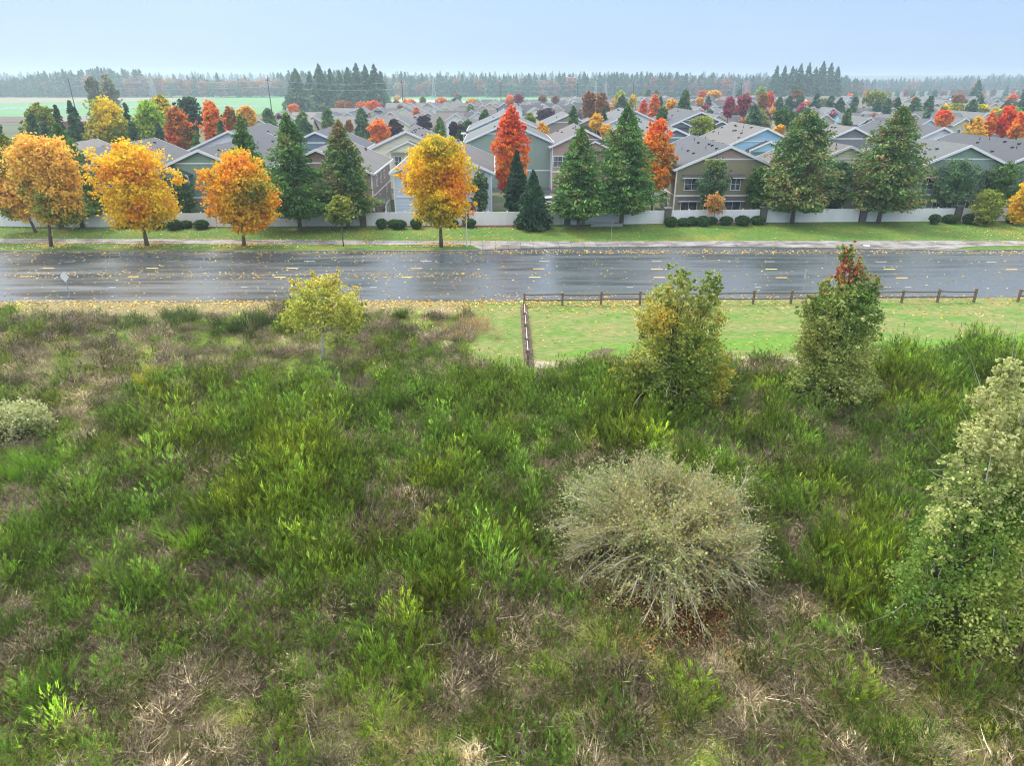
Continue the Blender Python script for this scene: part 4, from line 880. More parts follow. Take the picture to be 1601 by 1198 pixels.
# utility poles and wires beyond the houses
pole_tops = []
for i, (px, pt, pb, h) in enumerate(((106, 121, 163, 15), (418, 122, 170, 15), (628, 125, 166, 15), (783, 128, 163, 14), (903, 129, 156, 14), (991, 130, 154, 14), (1160, 129, 152, 14))):
    B = G(px + (px - 800) * -.015, 160); Y = 420 if i < 3 else 520
    T = P(px, pt, Y); t = thing('utility_pole', 'dark wooden utility pole beyond the houses, %s from the left' % ORD[i], 'utility pole', (T[0], Y, 0), 0, 'utility poles beyond the houses')
    m = MB(); m.tube([(0, 0, 0), (0, 0, T[2])], [.32, .2], 7); m.build('pole', plain('pole_wood', (.05, .045, .04), .9), t)
    m = MB(); m.box(-1.2, -.08, T[2] - 1.2, 1.2, .08, T[2] - 1.0); m.build('crossarm', plain('pole_wood', (.05, .045, .04), .9), t); pole_tops.append(T)
for i in range(len(pole_tops) - 1):
    a, c = pole_tops[i], pole_tops[i + 1]; m = MB()
    for dz in (1.0, 4.2):
        pts = [a + (c - a) * k / 10 - np.array([0, 0, dz + 6 * (k / 10) * (1 - k / 10)]) for k in range(11)]; m.tube(pts, [.045] * 11, 3)
    tag(m.build('power_line', M_GREYMETAL), 'sagging power lines strung between the utility poles, %s span from left' % ORD[i], 'power line', 'power line spans')
def pylon(px, pt, Y, i):
    T = P(px, pt, Y); h = T[2]; t = thing('pylon', 'hazy pale lattice transmission tower against the woods, %s from the left' % ORD[i], 'pylon', (T[0], Y, 0), 0, 'transmission towers before the woods')
    m = MB(); r0 = h * .10
    lv = [0, .25, .5, .7, .85, 1]; wd = [r0, r0 * .75, r0 * .5, r0 * .32, r0 * .3, .3]
    for k in range(5):
        for sx in (-1, 1):
            for sy in (-1, 1):
                a = (sx * wd[k], sy * wd[k], h * lv[k]); c = (sx * wd[k + 1], sy * wd[k + 1], h * lv[k + 1]); m.beam(a, c, .28, .28); m.beam(a, (-sx * wd[k + 1], sy * wd[k + 1], h * lv[k + 1]), .16, .16)
    for z in (.7, .85): m.beam((-h * .2, 0, h * z), (h * .2, 0, h * z), .35, .35)
    m.build('lattice', plain('galvanised', (.33, .36, .38), .5), t)
for i, (px, pt) in enumerate(((234, 113), (677, 118), (932, 126), (948, 127), (1149, 128), (1168, 129), (1372, 130))): pylon(px, pt, 760, i)
# parked cars
def car(px, py, Yh, rz, col, label):
    B = G(px, py); t = thing('parked_car', label, 'car', (B[0], B[1], .04), rz)
    body = [(-2.2, .35), (-2.25, .75), (-2.1, .95), (-1.5, 1.0), (-.9, 1.4), (.7, 1.42), (1.3, 1.0), (2.05, .85), (2.2, .6), (2.2, .35)]
    m = MB(); m.prism(body, -.86, .86); bo = m.build('body', plain('paint_' + col, {'white': (.7, .71, .72), 'dark': (.05, .055, .065), 'silver': (.4, .41, .43)}[col], .25, var=.02), t)
    m = MB(); m.prism([(-1.4, 1.03), (-.86, 1.36), (.66, 1.38), (1.15, 1.03)], -.868, .868); m.build('window', M_GLASS, t)
    for sx in (-1.35, 1.4):
        for sy in (-.8, .8): m = MB(); m.tube([(sx, sy - .1, .33), (sx, sy + .1, .33)], [.33, .33], 12); m.build('wheel', M_DARK, t)
    for sy in (-.6, .6): m = MB(); m.box(2.15, sy - .18, .6, 2.22, sy + .18, .75); m.build('headlight', M_WHITE, t)
car(857, 323, 0, R(15), 'white', 'white car in the lane between the two centre cedars')
car(852, 197, 0, R(80), 'dark', 'dark car parked on the street far behind the centre')
car(843, 200, 0, R(0), 'silver', 'silver car parked beside the dark car in the far street')
car(664, 268, 0, R(90), 'silver', 'silver car parked between the cream and pale blue houses')
# ================================================================== TREES
PAL = {
 'orange': [srgb(250, 168, 34), srgb(255, 194, 34), srgb(255, 214, 48), srgb(255, 206, 44), srgb(206, 190, 52)],
 'gold': [srgb(246, 190, 44), srgb(250, 200, 60), srgb(238, 170, 40), srgb(190, 160, 50)],
 'orgreen': [srgb(255, 196, 96), srgb(255, 200, 88), srgb(236, 196, 84), srgb(150, 160, 66), srgb(104, 132, 58)],
 'red': [srgb(236, 84, 54), srgb(246, 116, 54), srgb(252, 148, 54), srgb(252, 176, 56)],
 'redor': [srgb(214, 84, 54), srgb(228, 108, 60), srgb(232, 142, 54), srgb(160, 130, 54), srgb(116, 118, 54)],
 'orred': [srgb(240, 130, 50), srgb(248, 154, 52), srgb(236, 118, 58), srgb(242, 168, 66)],
 'yellow': [srgb(250, 216, 44), srgb(236, 206, 46), srgb(190, 186, 54), srgb(136, 156, 60)],
 'lime': [srgb(174, 200, 66), srgb(150, 186, 64), srgb(192, 208, 76), srgb(120, 156, 60)],
 'ygreen': [srgb(130, 150, 60), srgb(160, 166, 64), srgb(104, 132, 58)],
 'green': [srgb(84, 122, 58), srgb(104, 140, 66), srgb(72, 106, 54), srgb(122, 148, 72)],
 'bluegreen': [srgb(88, 124, 82), srgb(112, 146, 96), srgb(76, 108, 76), srgb(132, 160, 108)],
 'dkgreen': [srgb(54, 86, 56), srgb(70, 102, 62), srgb(48, 76, 52)],
 'purple': [srgb(72, 50, 62), srgb(86, 58, 68), srgb(60, 46, 56)],
 'magenta': [srgb(170, 50, 80), srgb(190, 80, 100), srgb(160, 100, 100), srgb(140, 50, 70)],
 'rust': [srgb(176, 120, 62), srgb(150, 112, 70), srgb(190, 130, 60), srgb(130, 110, 74)],
 'bare': [srgb(150, 120, 104), srgb(170, 140, 120), srgb(130, 110, 96)],
 'cedar': [srgb(66, 102, 52), srgb(88, 130, 60), srgb(114, 154, 72), srgb(130, 138, 72)],
 'cedarbrown': [srgb(76, 110, 56), srgb(100, 134, 66), srgb(130, 144, 78), srgb(150, 126, 78)],
 'fir': [srgb(66, 100, 64), srgb(86, 120, 74), srgb(102, 132, 84)],
 'spruce': [srgb(44, 76, 54), srgb(58, 94, 62), srgb(78, 114, 74)],
 'juniper': [srgb(68, 104, 68), srgb(90, 124, 76), srgb(58, 90, 60)],
 'cream': [srgb(196, 196, 140), srgb(170, 180, 118), srgb(210, 206, 160), srgb(130, 150, 84)],
 'hedge': [srgb(52, 84, 40), srgb(70, 106, 50), srgb(60, 92, 44)],
}
def prof_w(shape, t):
    if shape == 'egg': return math.sin(math.pi * min(1, (t * .86 + .10))) ** .6 * (1.08 - .35 * t)
    if shape == 'maple': return math.sqrt(max(0, 1 - abs(2 * t - 1.0) ** 2.6)) * (1.02 - .16 * abs(t - .45))
    if shape == 'round': return math.sqrt(max(0, 1 - (2 * t - 1) ** 2)) * .98
    if shape == 'column': return (math.sin(math.pi * min(1, t * .80 + .16)) ** .7)
    if shape == 'cone': return (1 - t) ** .7 * min(1, t / .12 + .4)
    if shape == 'spread': return math.sin(math.pi * min(1, t * .62 + .30)) ** .6
    return 1
def tree(shape, label, x0, x1, y0, y1, base, pal, seed, nblob=11, nclump=420, per=13, leaf=.32, cat='tree', group=None, Y=None, name='tree', bark=None, **kw):
    """crown box in photo pixels; base = photo pixel of the trunk foot (or Y given)"""
    rr_ = random.Random(seed)
    if base is not None: B = G(*base, .1)
    if Y is None: Y = B[1]
    xm, ym = (x0 + x1) / 2, (y0 + y1) / 2
    cm = P(xm, ym, Y); f = proj(cm)[2]; hw = (x1 - x0) / 2 * f / FPX; zt = P(xm, y0, Y)[2]; zb = max(.3, P(xm, y1, Y)[2])
    if base is None: B = np.array([cm[0], Y, 0.05])
    B = np.array([B[0], Y, .05]); blobs = []; H_ = zt - zb
    for i in range(nblob):
        t = (i + .5) / nblob; wt = prof_w(shape, t) * hw; r = min(hw * rr_.uniform(.32, .5), max(wt * .72, hw * .14))
        rz = min(r * rr_.uniform(.75, 1.05), H_ * .3)
        a = rr_.uniform(0, 6.283) if i % 2 else rr_.choice((0, math.pi)) + rr_.uniform(-.4, .4)
        off = max(0, wt * rr_.uniform(.86, 1.04) - r); zc = zb + H_ * t; zc = min(max(zc, zb + rz * rr_.uniform(.6, 1.1)), zt - rz * .85)
        x_ = cm[0] - B[0]; z_ = zc - .05
        blobs.append((x_ + off * math.cos(a), off * math.sin(a), z_, r, r, rz))
        blobs.append((x_ - off * math.cos(a) * rr_.uniform(.7, 1), -off * math.sin(a), z_ + rr_.uniform(-.3, .3), r, r, rz))
        if off > r * .5: blobs.append((x_ + rr_.uniform(-.2, .2) * off, rr_.uniform(-.4, .1) * off, z_, r * 1.05, r, rz))
        if hw > 2 and i % 2 == 0:                       # little outlying sprays that break the outline
            a = rr_.choice((0, math.pi)) + rr_.uniform(-.9, .9); q = hw * rr_.uniform(.12, .2)
            blobs.append((x_ + wt * math.cos(a) * 1.0, wt * math.sin(a) * 1.0, zc + rr_.uniform(-.5, .5) * rz, q, q, q))
    blobs.append((cm[0] - B[0] + rr_.uniform(-.15, .15) * hw, 0, zt - hw * .12, hw * .13, hw * .13, hw * .2))
    p_ = PAL[pal] if isinstance(pal, str) else pal
    return leafy(name, label, B, blobs, p_, seed, nclump=nclump, per=per, leaf=leaf, cat=cat, group=group, trunk_r=kw.pop('trunk_r', max(.08, hw * .045)), bark=bark, **kw)
MG = 'orange street maples along the kerb'
KW = dict(nclump=1050, per=22, leaf=.235, clump=.17, scale=.55, group=MG, name='maple_tree', cat='maple tree')
tree('maple', 'orange and green maple at the far left edge by the fence', -30, 58, 216, 345, (56, 363), 'orgreen', 31, **KW)
tree('maple', 'light orange maple with greenish lower leaves, leaning left at kerb', 18, 130, 217, 345, (80, 385), 'orgreen', 32, top=[srgb(255, 192, 88), srgb(255, 204, 92), srgb(255, 196, 100)], topw=(.3, .8), **KW)
tree('maple', 'golden orange maple standing between the green townhouse and grey gable', 146, 276, 225, 356, (230, 384), 'orange', 33, **KW)
tree('maple', 'orange maple with patches of green leaves in front of green townhouse', 320, 436, 240, 362, (382, 384), [srgb(248, 156, 36), srgb(254, 184, 38), srgb(255, 200, 46), srgb(190, 176, 54), srgb(130, 144, 54)], 34, **KW)
tree('maple', 'large orange maple with spiky top and green patch beside street lamp', 625, 744, 216, 350, (690, 386), [srgb(246, 160, 34), srgb(255, 192, 34), srgb(255, 212, 44), srgb(244, 206, 46), srgb(160, 158, 48)], 35, **KW)
tree('egg', 'small young green tree by the kerb between two mulch rings', 505, 556, 306, 352, (537, 385), 'ygreen', 36, nclump=260, per=13, leaf=.24, trunk_r=.06)
KR = dict(nclump=1100, per=15, leaf=.26, clump=.14, scale=.5, cat='tree')
tree('column', 'tall columnar tree with red top and orange leaves', 768, 829, 168, 302, None, PAL['red'][::-1], 37, Y=101, top=PAL['red'][:3], topw=(.75, 1.35), nblob=16, **KR)
tree('egg', 'red and orange tree beside the tallest centre cedar', 988, 1064, 190, 296, None, [srgb(150, 150, 60), srgb(244, 160, 50), srgb(250, 184, 56)], 38, Y=100, top=PAL['red'], topw=(.45, 1.1), nblob=13, **KR)
tree('column', 'two-tone slim yellow orange tree in front of the lane', 832, 862, 190, 246, None, 'gold', 39, Y=150, nclump=300, per=12, leaf=.3)
# cedars before the fence
CG = 'tall green cedars along the white fence'
def cedar(px0, px1, ptop, base, label, seed, pal='cedar', sp=None, name='cedar_tree', **kw):
    B = G(*base, .1); Y = B[1]; xm = (px0 + px1) / 2; hw = (px1 - px0) / 2 * proj(P(xm, (ptop + base[1]) / 2, Y))[2] / FPX
    h = P(base[0] + (px0 + px1 - 2 * base[0]) / 2, ptop, Y)[2]
    a = dict(nb=620, k=34, z0=.10, power=.78, droop=.12, rise=.20, q=.27, wid=.38, bulge=.06, open_=.09); a.update(kw)
    return conifer(name, label, B, h, hw * 1.0, seed, PAL[pal], CG, **a)
cedar(78, 156, 192, (129, 356), 'dark cedar leaning behind the left orange maples', 41)
cedar(-8, 42, 160, (25, 330), 'tall dull green cedar at the left edge behind the maples', 42, 'juniper')
cedar(360, 420, 178, (400, 352), 'cedar with thin top rising right of the green townhouse maple', 43)
cedar(420, 512, 174, (470, 361), 'broad dark cedar with tall spire left of brown townhouse', 44)
cedar(496, 580, 186, (545, 357), 'cedar with brownish streaks in front of the brown townhouse', 45, 'cedarbrown')
cedar(812, 862, 266, (833, 358), 'small dark spruce standing before the fence in the centre', 46, 'spruce', droop=.2, rise=.05, power=.95, name='spruce_tree')
cedar(788, 824, 234, (808, 340), 'narrow very dark spruce left of the small one, behind fence', 47, 'spruce', power=.9, name='spruce_tree')
cedar(864, 946, 196, (904, 358), 'conical bright cedar in front of the tan townhouse', 48)
cedar(926, 1022, 163, (971, 353), 'tallest cedar, with bulging base, at the centre right', 49, bulge=.14)
cedar(1190, 1292, 170, (1238, 349), 'broad cedar with blunt top left of the cream gable', 50, 'cedarbrown', power=.55, bulge=.1)
cedar(1330, 1438, 165, (1373, 349), 'widest cedar with brown tips right of the cream gable', 51, 'cedarbrown', power=.7, bulge=.12)
for i_, (a_, b_, t_, Y_, l_) in enumerate(((40, 66, 176, 146, 'dull green cedar below the yellow-green tree'), (104, 128, 178, 140, 'bushy dark cedar left under the bright yellow tree'), (196, 222, 186, 138, 'low dark cedar between bright yellow and lime trees'), (240, 262, 190, 136, 'dark cedar at the foot of the red and rust tree'), (336, 358, 186, 136, 'dark green cedar at right foot of slim orange tree'), (372, 396, 182, 150, 'green cedar under the small golden tree top'), (60, 84, 190, 132, 'squat dark cedar behind the far left orange maples'))):
    xm_ = (a_ + b_) / 2; c_ = P(xm_, t_, Y_); conifer('cedar_tree', l_, (P(xm_, t_ + 25, Y_)[0], Y_, 0), c_[2], (b_ - a_) / 2 * proj(c_)[2] / FPX, 970 + i_, PAL['juniper'], None, nb=240, k=14, z0=.03, power=.55, droop=.15, rise=.12, q=.6)
# small broadleaf trees along the fence
KS = dict(nclump=420, per=14, leaf=.22)
tree('round', 'dark leafy tree behind fence between the left golden maples', 268, 308, 272, 352, None, 'bluegreen', 61, Y=95.5, **KS)
tree('round', 'slim green tree behind fence right of the big orange maple', 733, 767, 268, 330, None, 'bluegreen', 62, Y=96, **KS)
tree('round', 'grey-green tree with yellow tips in front of olive townhouse', 1089, 1143, 250, 325, None, 'bluegreen', 63, Y=95.3, top=PAL['ygreen'], topw=(.8, 1.1), **KS)
tree('round', 'dark green tree between the olive townhouse and broad cedar', 1164, 1206, 262, 326, None, 'green', 64, Y=95.8, **KS)
tree('round', 'open dark green tree in front of the cream gable', 1284, 1334, 252, 325, None, 'bluegreen', 65, Y=95.5, **KS)
tree('round', 'broad grey-green tree in front of the right green townhouse', 1456, 1534, 252, 322, None, 'bluegreen', 66, Y=95.6, **KS)
tree('round', 'leafy dark green tree at right edge behind the fence', 1536, 1602, 256, 325, None, 'green', 67, Y=95.8, **KS)
tree('spread', 'small multi-stemmed green tree before the fence at right', 1516, 1574, 298, 345, (1534, 352), 'ygreen', 68, nclump=330, per=13, leaf=.2)
tree('spread', 'small thin orange tree among the clipped shrubs', 1098, 1138, 303, 335, (1115, 352), [srgb(226, 170, 110), srgb(210, 160, 90), srgb(170, 150, 80)], 69, nclump=130, per=10, leaf=.2, trunk_r=.05)
tree('egg', 'orange tree cut off by the right edge before the fence', 1580, 1626, 282, 346, (1604, 352), 'orange', 70, nclump=400, per=13, leaf=.24)
# left background row
KB = dict(nclump=520, per=13, leaf=.4)
tree('egg', 'yellow-green rounded tree behind the far left townhouse', 34, 98, 164, 226, None, 'ygreen', 71, Y=150, **KB)
tree('egg', 'bright yellow tree with green base at upper left', 130, 206, 155, 224, None, 'yellow', 72, Y=152, **KB)
tree('egg', 'lime green rounded tree right of the bright yellow one', 206, 262, 160, 220, None, 'lime', 73, Y=152, **KB)
tree('column', 'yellow-green tree peeping over the lime green one', 236, 272, 150, 200, None, 'yellow', 74, Y=175, **KB)
tree('column', 'red and rust tree left of the slim orange one', 254, 306, 168, 238, None, 'redor', 75, Y=140, **KB)
tree('round', 'dark green pine top behind the red and rust tree', 272, 320, 152, 205, None, 'dkgreen', 76, Y=175, **KB)
tree('column', 'slim bright orange tree over the pale grey gable', 313, 353, 160, 228, None, 'orred', 77, Y=142, **KB)
tree('column', 'small mixed green and red tree right of slim orange tree', 346, 374, 168, 215, None, 'redor', 78, Y=150, **KB)
tree('round', 'golden orange tree top near the white cottage gable', 371, 400, 167, 196, None, 'gold', 79, Y=190, **KB)
tree('round', 'left one of the twin tall grey-green trees by the field', 134, 158, 120, 168, None, [srgb(136, 150, 108), srgb(152, 160, 118), srgb(112, 130, 98)], 80, Y=330, nclump=420, per=13, leaf=.7, clump=.2)
tree('column', 'right one of the twin tall grey-green trees, broader and paler', 156, 186, 117, 178, None, [srgb(150, 158, 124), srgb(166, 164, 124), srgb(130, 140, 110)], 81, Y=330, nclump=420, per=13, leaf=.7, clump=.2)
def cone(px0, px1, pt, Y, label, seed, pal, name='conifer_tree', **kw):
    xm = (px0 + px1) / 2; c = P(xm, pt, Y); h = c[2]; hw = (px1 - px0) / 2 * proj(P(xm, pt + 20, Y))[2] / FPX
    a = dict(nb=240, k=14, z0=.03, power=.75, droop=.2, rise=.1, q=.5 * Y / 130 ** 1.0 if Y > 130 else .45, wid=.45); a.update(kw); a['q'] = min(a['q'], 1.6)
    return conifer(name, label, (P(xm, pt + 30, Y)[0], Y, 0), h, hw, seed, PAL[pal], None, **a)
cone(92, 138, 155, 150, 'dark cedar between the yellow-green and bright yellow trees', 82, 'juniper')
cone(80, 104, 160, 152, 'slim green cedar left of the dark one at upper left', 83, 'juniper')
cone(190, 210, 158, 156, 'thin dark conifer between yellow and lime trees', 84, 'fir')
cone(300, 318, 205, 134, 'dark green conifer right of the red and rust tree', 85, 'cedar')
cone(405, 438, 168, 205, 'bushy green conifer over the slate roof at left centre', 86, 'cedar', power=.45)
cone(458, 492, 172, 190, 'green conifer between the two tall cedar spires', 87, 'cedar', power=.5)
cone(502, 526, 168, 215, 'rounded green conifer before the small white gables', 88, 'cedar', power=.45)
cone(551, 582, 168, 190, 'dark green conifer left of the small orange maple', 89, 'fir', power=.5)
cone(668, 708, 182, 175, 'pointed green conifer right of the purple tree', 90, 'cedar')
cone(744, 772, 170, 180, 'upright green conifer left of the red tree top', 91, 'cedar', power=.5)
cone(886, 906, 163, 165, 'small green conifer standing behind the tan townhouse roof', 92, 'green', power=.5)
cone(936, 952, 165, 180, 'slim dark conifer in the yellow trees', 93, 'fir')
cone(956, 986, 148, 260, 'dark conifer clump right of the rust brown tree', 94, 'fir', power=.5)
cone(1056, 1084, 138, 235, 'bright green pointed tree over the slate roofs', 95, 'green', power=.55)
cone(1162, 1192, 162, 190, 'bushy dark green conifer left of the broad cedar', 96, 'fir', power=.4)
cone(1314, 1330, 168, 185, 'slim light green cypress behind the grey board gable', 97, 'green', power=.4)
cone(1026, 1036, 150, 260, 'dark conifer between two orange trees', 98, 'fir')
cone(1500, 1530, 155, 255, 'dark conifer among the orange trees at right', 99, 'fir', power=.5)
for i, (a, b_, t_, Y_) in enumerate(((1222, 1240, 149, 300), (1238, 1258, 147, 300), (1263, 1283, 146, 300), (1288, 1304, 148, 300), (1300, 1320, 152, 300), (1324, 1342, 150, 290), (1358, 1378, 157, 270), (1376, 1392, 153, 270), (1392, 1406, 151, 290), (1414, 1440, 151, 270), (1440, 1458, 149, 290), (1436, 1460, 162, 250), (1510, 1542, 150, 280), (1560, 1578, 156, 280), (1584, 1600, 154, 280), (1100, 1110, 150, 320), (1008, 1016, 139, 520), (1020, 1028, 140, 520), (1149, 1158, 138, 520), (1210, 1222, 150, 300), (706, 716, 154, 420))):
    cone(a, b_, t_, Y_, 'rounded dark green conifer among far roofs, %s from the left' % ORD[[1, 5, 6, 7, 8, 9, 10, 11, 12, 13, 14, 15, 16, 17, 18, 3, 1, 2, 4, 5, 0][i] if False else i], 200 + i, ('juniper', 'fir')[i % 2], power=.45, nb=150, k=10, name='rounded_conifer')
KM = dict(nclump=300, per=12, leaf=.45)
MT = [('round', 'fluffy light orange maple beside the brown roof', 572, 614, 188, 226, 165, 'orred'), ('round', 'dark purple round tree left of the cream gable', 604, 630, 188, 215, 190, 'purple'), ('round', 'second dark purple tree, in front of the white dormers', 652, 676, 182, 204, 215, 'purple'),
      ('round', 'purplish bare tree right of the pointed conifer', 702, 716, 192, 214, 185, 'purple'), ('round', 'dull purple tree left of the light green ball tree', 712, 728, 195, 212, 190, 'purple'), ('round', 'light green ball-shaped street tree between purple trees', 722, 740, 190, 206, 195, 'green'),
      ('spread', 'wide dark purple tree before the far cottages', 838, 870, 171, 188, 255, 'purple'), ('round', 'orange shrub tree between the far white cottages', 645, 658, 170, 190, 250, 'orred'), ('round', 'orange maple under the firs at left', 450, 468, 164, 176, 330, 'orred'),
      ('round', 'orange-pink tree below the fir group', 522, 552, 158, 174, 330, 'rust'), ('round', 'orange red tree at right foot of the firs', 556, 574, 160, 172, 330, 'orred'), ('spread', 'red orange maple row end right of the firs', 570, 596, 159, 172, 320, 'red'),
      ('round', 'small orange tree by the first field pole', 628, 650, 156, 168, 370, 'orred'), ('round', 'pale yellow small tree near the field edge', 656, 666, 152, 165, 400, 'ygreen'), ('round', 'rust tree in the cottages near the field', 680, 700, 154, 166, 380, 'orred'),
      ('round', 'small dull red tree near the field edge', 614, 624, 158, 168, 370, 'rust'), ('round', 'yellow tree among the dark far roofs', 730, 744, 155, 164, 370, 'gold'), ('round', 'orange tree at left of the red tree tip', 790, 804, 152, 164, 330, 'orred'),
      ('round', 'dark red tree by the far cottages in the centre', 803, 818, 148, 160, 330, 'magenta'), ('round', 'pale orange tree behind the centre cottages', 842, 854, 150, 158, 380, 'rust'), ('round', 'small brown-red tree beside the light blue far gable', 862, 874, 151, 160, 350, 'rust'),
      ('round', 'large rust brown tree in the centre behind the cottages', 908, 934, 144, 185, 225, 'rust'), ('round', 'large orange brown tree right of the other rust tree', 928, 952, 146, 184, 222, 'rust'), ('round', 'yellow tree behind the tan double gable', 920, 944, 178, 204, 172, 'gold'),
      ('round', 'yellow tree right of the tan townhouse ridge', 936, 960, 196, 216, 150, 'gold'), ('round', 'green tree with yellow edge behind the centre cedar', 962, 978, 143, 168, 270, 'lime'), ('round', 'bright yellow small tree near the tallest cedar tip', 983, 996, 149, 166, 290, 'yellow'),
      ('round', 'golden tree left of the bright yellow small one', 964, 974, 150, 164, 262, 'gold'), ('column', 'slim red orange tree right of the tallest cedar', 1000, 1012, 157, 180, 215, 'red'), ('column', 'orange pointed tree left of the bright green one', 1014, 1032, 148, 182, 205, 'orred'),
      ('round', 'dark bushy tree at the foot of the orange pointed tree', 1026, 1044, 168, 194, 180, 'green'), ('round', 'light orange tree touching the bright green pointed tree', 1040, 1058, 155, 182, 200, 'gold'), ('spread', 'loose olive green tree before the dark grey twin gables', 1078, 1120, 184, 212, 150, 'ygreen'),
      ('round', 'golden tree among the far roofs left of the magenta one', 1088, 1102, 153, 164, 300, 'gold'), ('round', 'orange tree left of a row of far golden trees', 1092, 1104, 142, 152, 380, 'orred'), ('spread', 'row of far golden orange trees over the roofs', 1107, 1128, 142, 150, 400, 'gold'),
      ('round', 'magenta leafy tree with bare twigs left part', 1130, 1150, 152, 184, 225, 'magenta'), ('round', 'deep crimson tree right of the magenta one', 1150, 1176, 149, 178, 232, 'magenta'), ('round', 'pale pink orange tree beside the crimson tree', 1184, 1202, 146, 172, 260, 'rust'),
      ('round', 'pale green tree at the foot of distant firs', 1182, 1200, 136, 154, 420, 'lime'), ('column', 'red orange slim tree by the right firs', 1198, 1210, 144, 166, 300, 'red'), ('round', 'pale green tree left below the right firs', 1236, 1252, 134, 150, 430, 'bluegreen'),
      ('spread', 'dull red tree below the right firs', 1238, 1256, 141, 152, 360, 'rust'), ('spread', 'wide yellow-olive tree among the right background roofs', 1346, 1390, 142, 164, 300, 'ygreen'), ('round', 'rusty tree in the hazy right background', 1488, 1510, 148, 164, 330, 'rust'),
      ('round', 'bushy green tree behind the sage gable at right centre', 1208, 1236, 170, 200, 150, 'green'), ('round', 'dark green tree behind the broad cedar top', 1228, 1250, 176, 206, 148, 'green'), ('round', 'small golden tree by the sky blue gable', 1210, 1228, 196, 212, 145, 'gold'),
      ('round', 'orange red tree behind the off-white right gable', 1460, 1488, 174, 198, 165, 'red'), ('egg', 'orange tree turning green at right above charcoal roof', 1504, 1542, 184, 224, 130, 'orgreen'), ('column', 'bright orange pointed tree at right', 1538, 1558, 176, 214, 140, 'orred'),
      ('column', 'tall fiery orange tree at upper right', 1556, 1592, 165, 212, 140, 'red'), ('egg', 'red orange tree cut by the right photo edge', 1578, 1612, 176, 214, 136, 'red'), ('spread', 'yellow mounded shrub tree among right far roofs', 1484, 1508, 163, 174, 260, 'yellow'),
      ('spread', 'second yellow mounded tree, right of the first', 1520, 1546, 164, 174, 260, 'yellow'), ('round', 'small yellow orange tree before the far right roofs', 1470, 1482, 164, 178, 255, 'yellow'), ('spread', 'golden low tree at the right edge behind fiery trees', 1558, 1600, 170, 178, 250, 'yellow'),
      ('round', 'olive bush tree hiding the lane behind the red tree', 818, 838, 178, 200, 180, 'ygreen'), ('round', 'brownish small tree below the dark green conifer at left centre', 540, 552, 190, 206, 178, 'rust'), ('spread', 'purple-grey bare tree left of the pink cottage', 428, 446, 182, 196, 225, 'purple'),
      ('round', 'green rounded hedge tree at the end of the side street', 712, 730, 205, 222, 160, 'hedge'), ('round', 'orange tree in the far neighbourhood behind the yellow shrubs', 1575, 1590, 148, 160, 350, 'orred'), ('round', 'grey-brown bare tree behind the brown roof', 618, 634, 165, 178, 300, 'bare')]
for i, (sh, lab, x0, x1, y0, y1, Y_, pl) in enumerate(MT):
    tree(sh, lab, x0, x1, y0, y1, None, pl, 300 + i, Y=Y_, nblob=7, nclump=260, per=11, leaf=.16 + Y_ * .0018, trunk_r=.15)
# filler trees of the hazy far neighbourhood
rf = random.Random(44); k_ = 0
far_t = []
for i in range(130):
    px = rf.uniform(1000, 1601) if i % 4 else rf.uniform(600, 1000); Y_ = rf.uniform(300, 720) if i % 3 else rf.uniform(215, 320)
    far_t.append((px, Y_, rf.choice(['rust', 'green', 'ygreen', 'bluegreen', 'orred', 'juniper', 'gold', 'magenta', 'bare'])))
far_t.sort(); cn = {}
CN = {'rust': 'rusty brown', 'green': 'green', 'ygreen': 'yellow-green', 'bluegreen': 'bluish green', 'orred': 'orange', 'juniper': 'dark green', 'gold': 'golden', 'magenta': 'dull crimson', 'bare': 'greyish bare'}
for i, (px, Y_, pl) in enumerate(far_t):
    hh = rf.uniform(5, 10); B = P(px, 150, Y_); yb_ = proj((B[0], Y_, 0.8))[1]; yt = proj((B[0], Y_, hh))[1]; wpx = rf.uniform(2.4, 4.2) * FPX / Y_
    cn[pl] = cn.get(pl, 0) + 1
    tree(rf.choice(('round', 'egg', 'spread')), 'hazy %s tree in the far neighbourhood, %s of that colour from the left' % (CN[pl], ORD[cn[pl] - 1]), px - wpx, px + wpx, yt, yb_, None, pl, 500 + i, Y=Y_, nblob=4, nclump=90, per=8, leaf=.9, trunk_r=.2, name='distant_tree')
# big firs standing in front of the woods
FG = 'tall firs before the distant woods'
fl = [(464, 46, 106, 440), (500, 42, 98, 470), (486, 30, 112, 480), (518, 34, 106, 490), (532, 30, 108, 500), (545, 34, 103, 470), (558, 34, 97, 485), (572, 36, 100, 470), (586, 36, 99, 465), (596, 26, 110, 480),
      (1212, 26, 101, 640), (1224, 22, 101, 660), (1236, 24, 102, 650), (1249, 28, 98, 640), (1262, 28, 96, 650), (1272, 24, 103, 670), (1284, 32, 94, 640), (1296, 28, 96, 650), (1306, 24, 102, 660), (1524, 26, 124, 500), (1603, 24, 126, 420), (1241, 22, 106, 680)]
for i, (px, wpx, pt, Y_) in enumerate(fl):
    cone(px - wpx / 2, px + wpx / 2, pt, Y_, 'tall dark fir in front of the hazy woods, %s from the left' % ORD[sorted(q[0] for q in fl).index(px)], 700 + i, 'fir', nb=300, k=14, q=1.15, power=.8, droop=.18, open_=.12, name='fir_tree')['group'] = FG
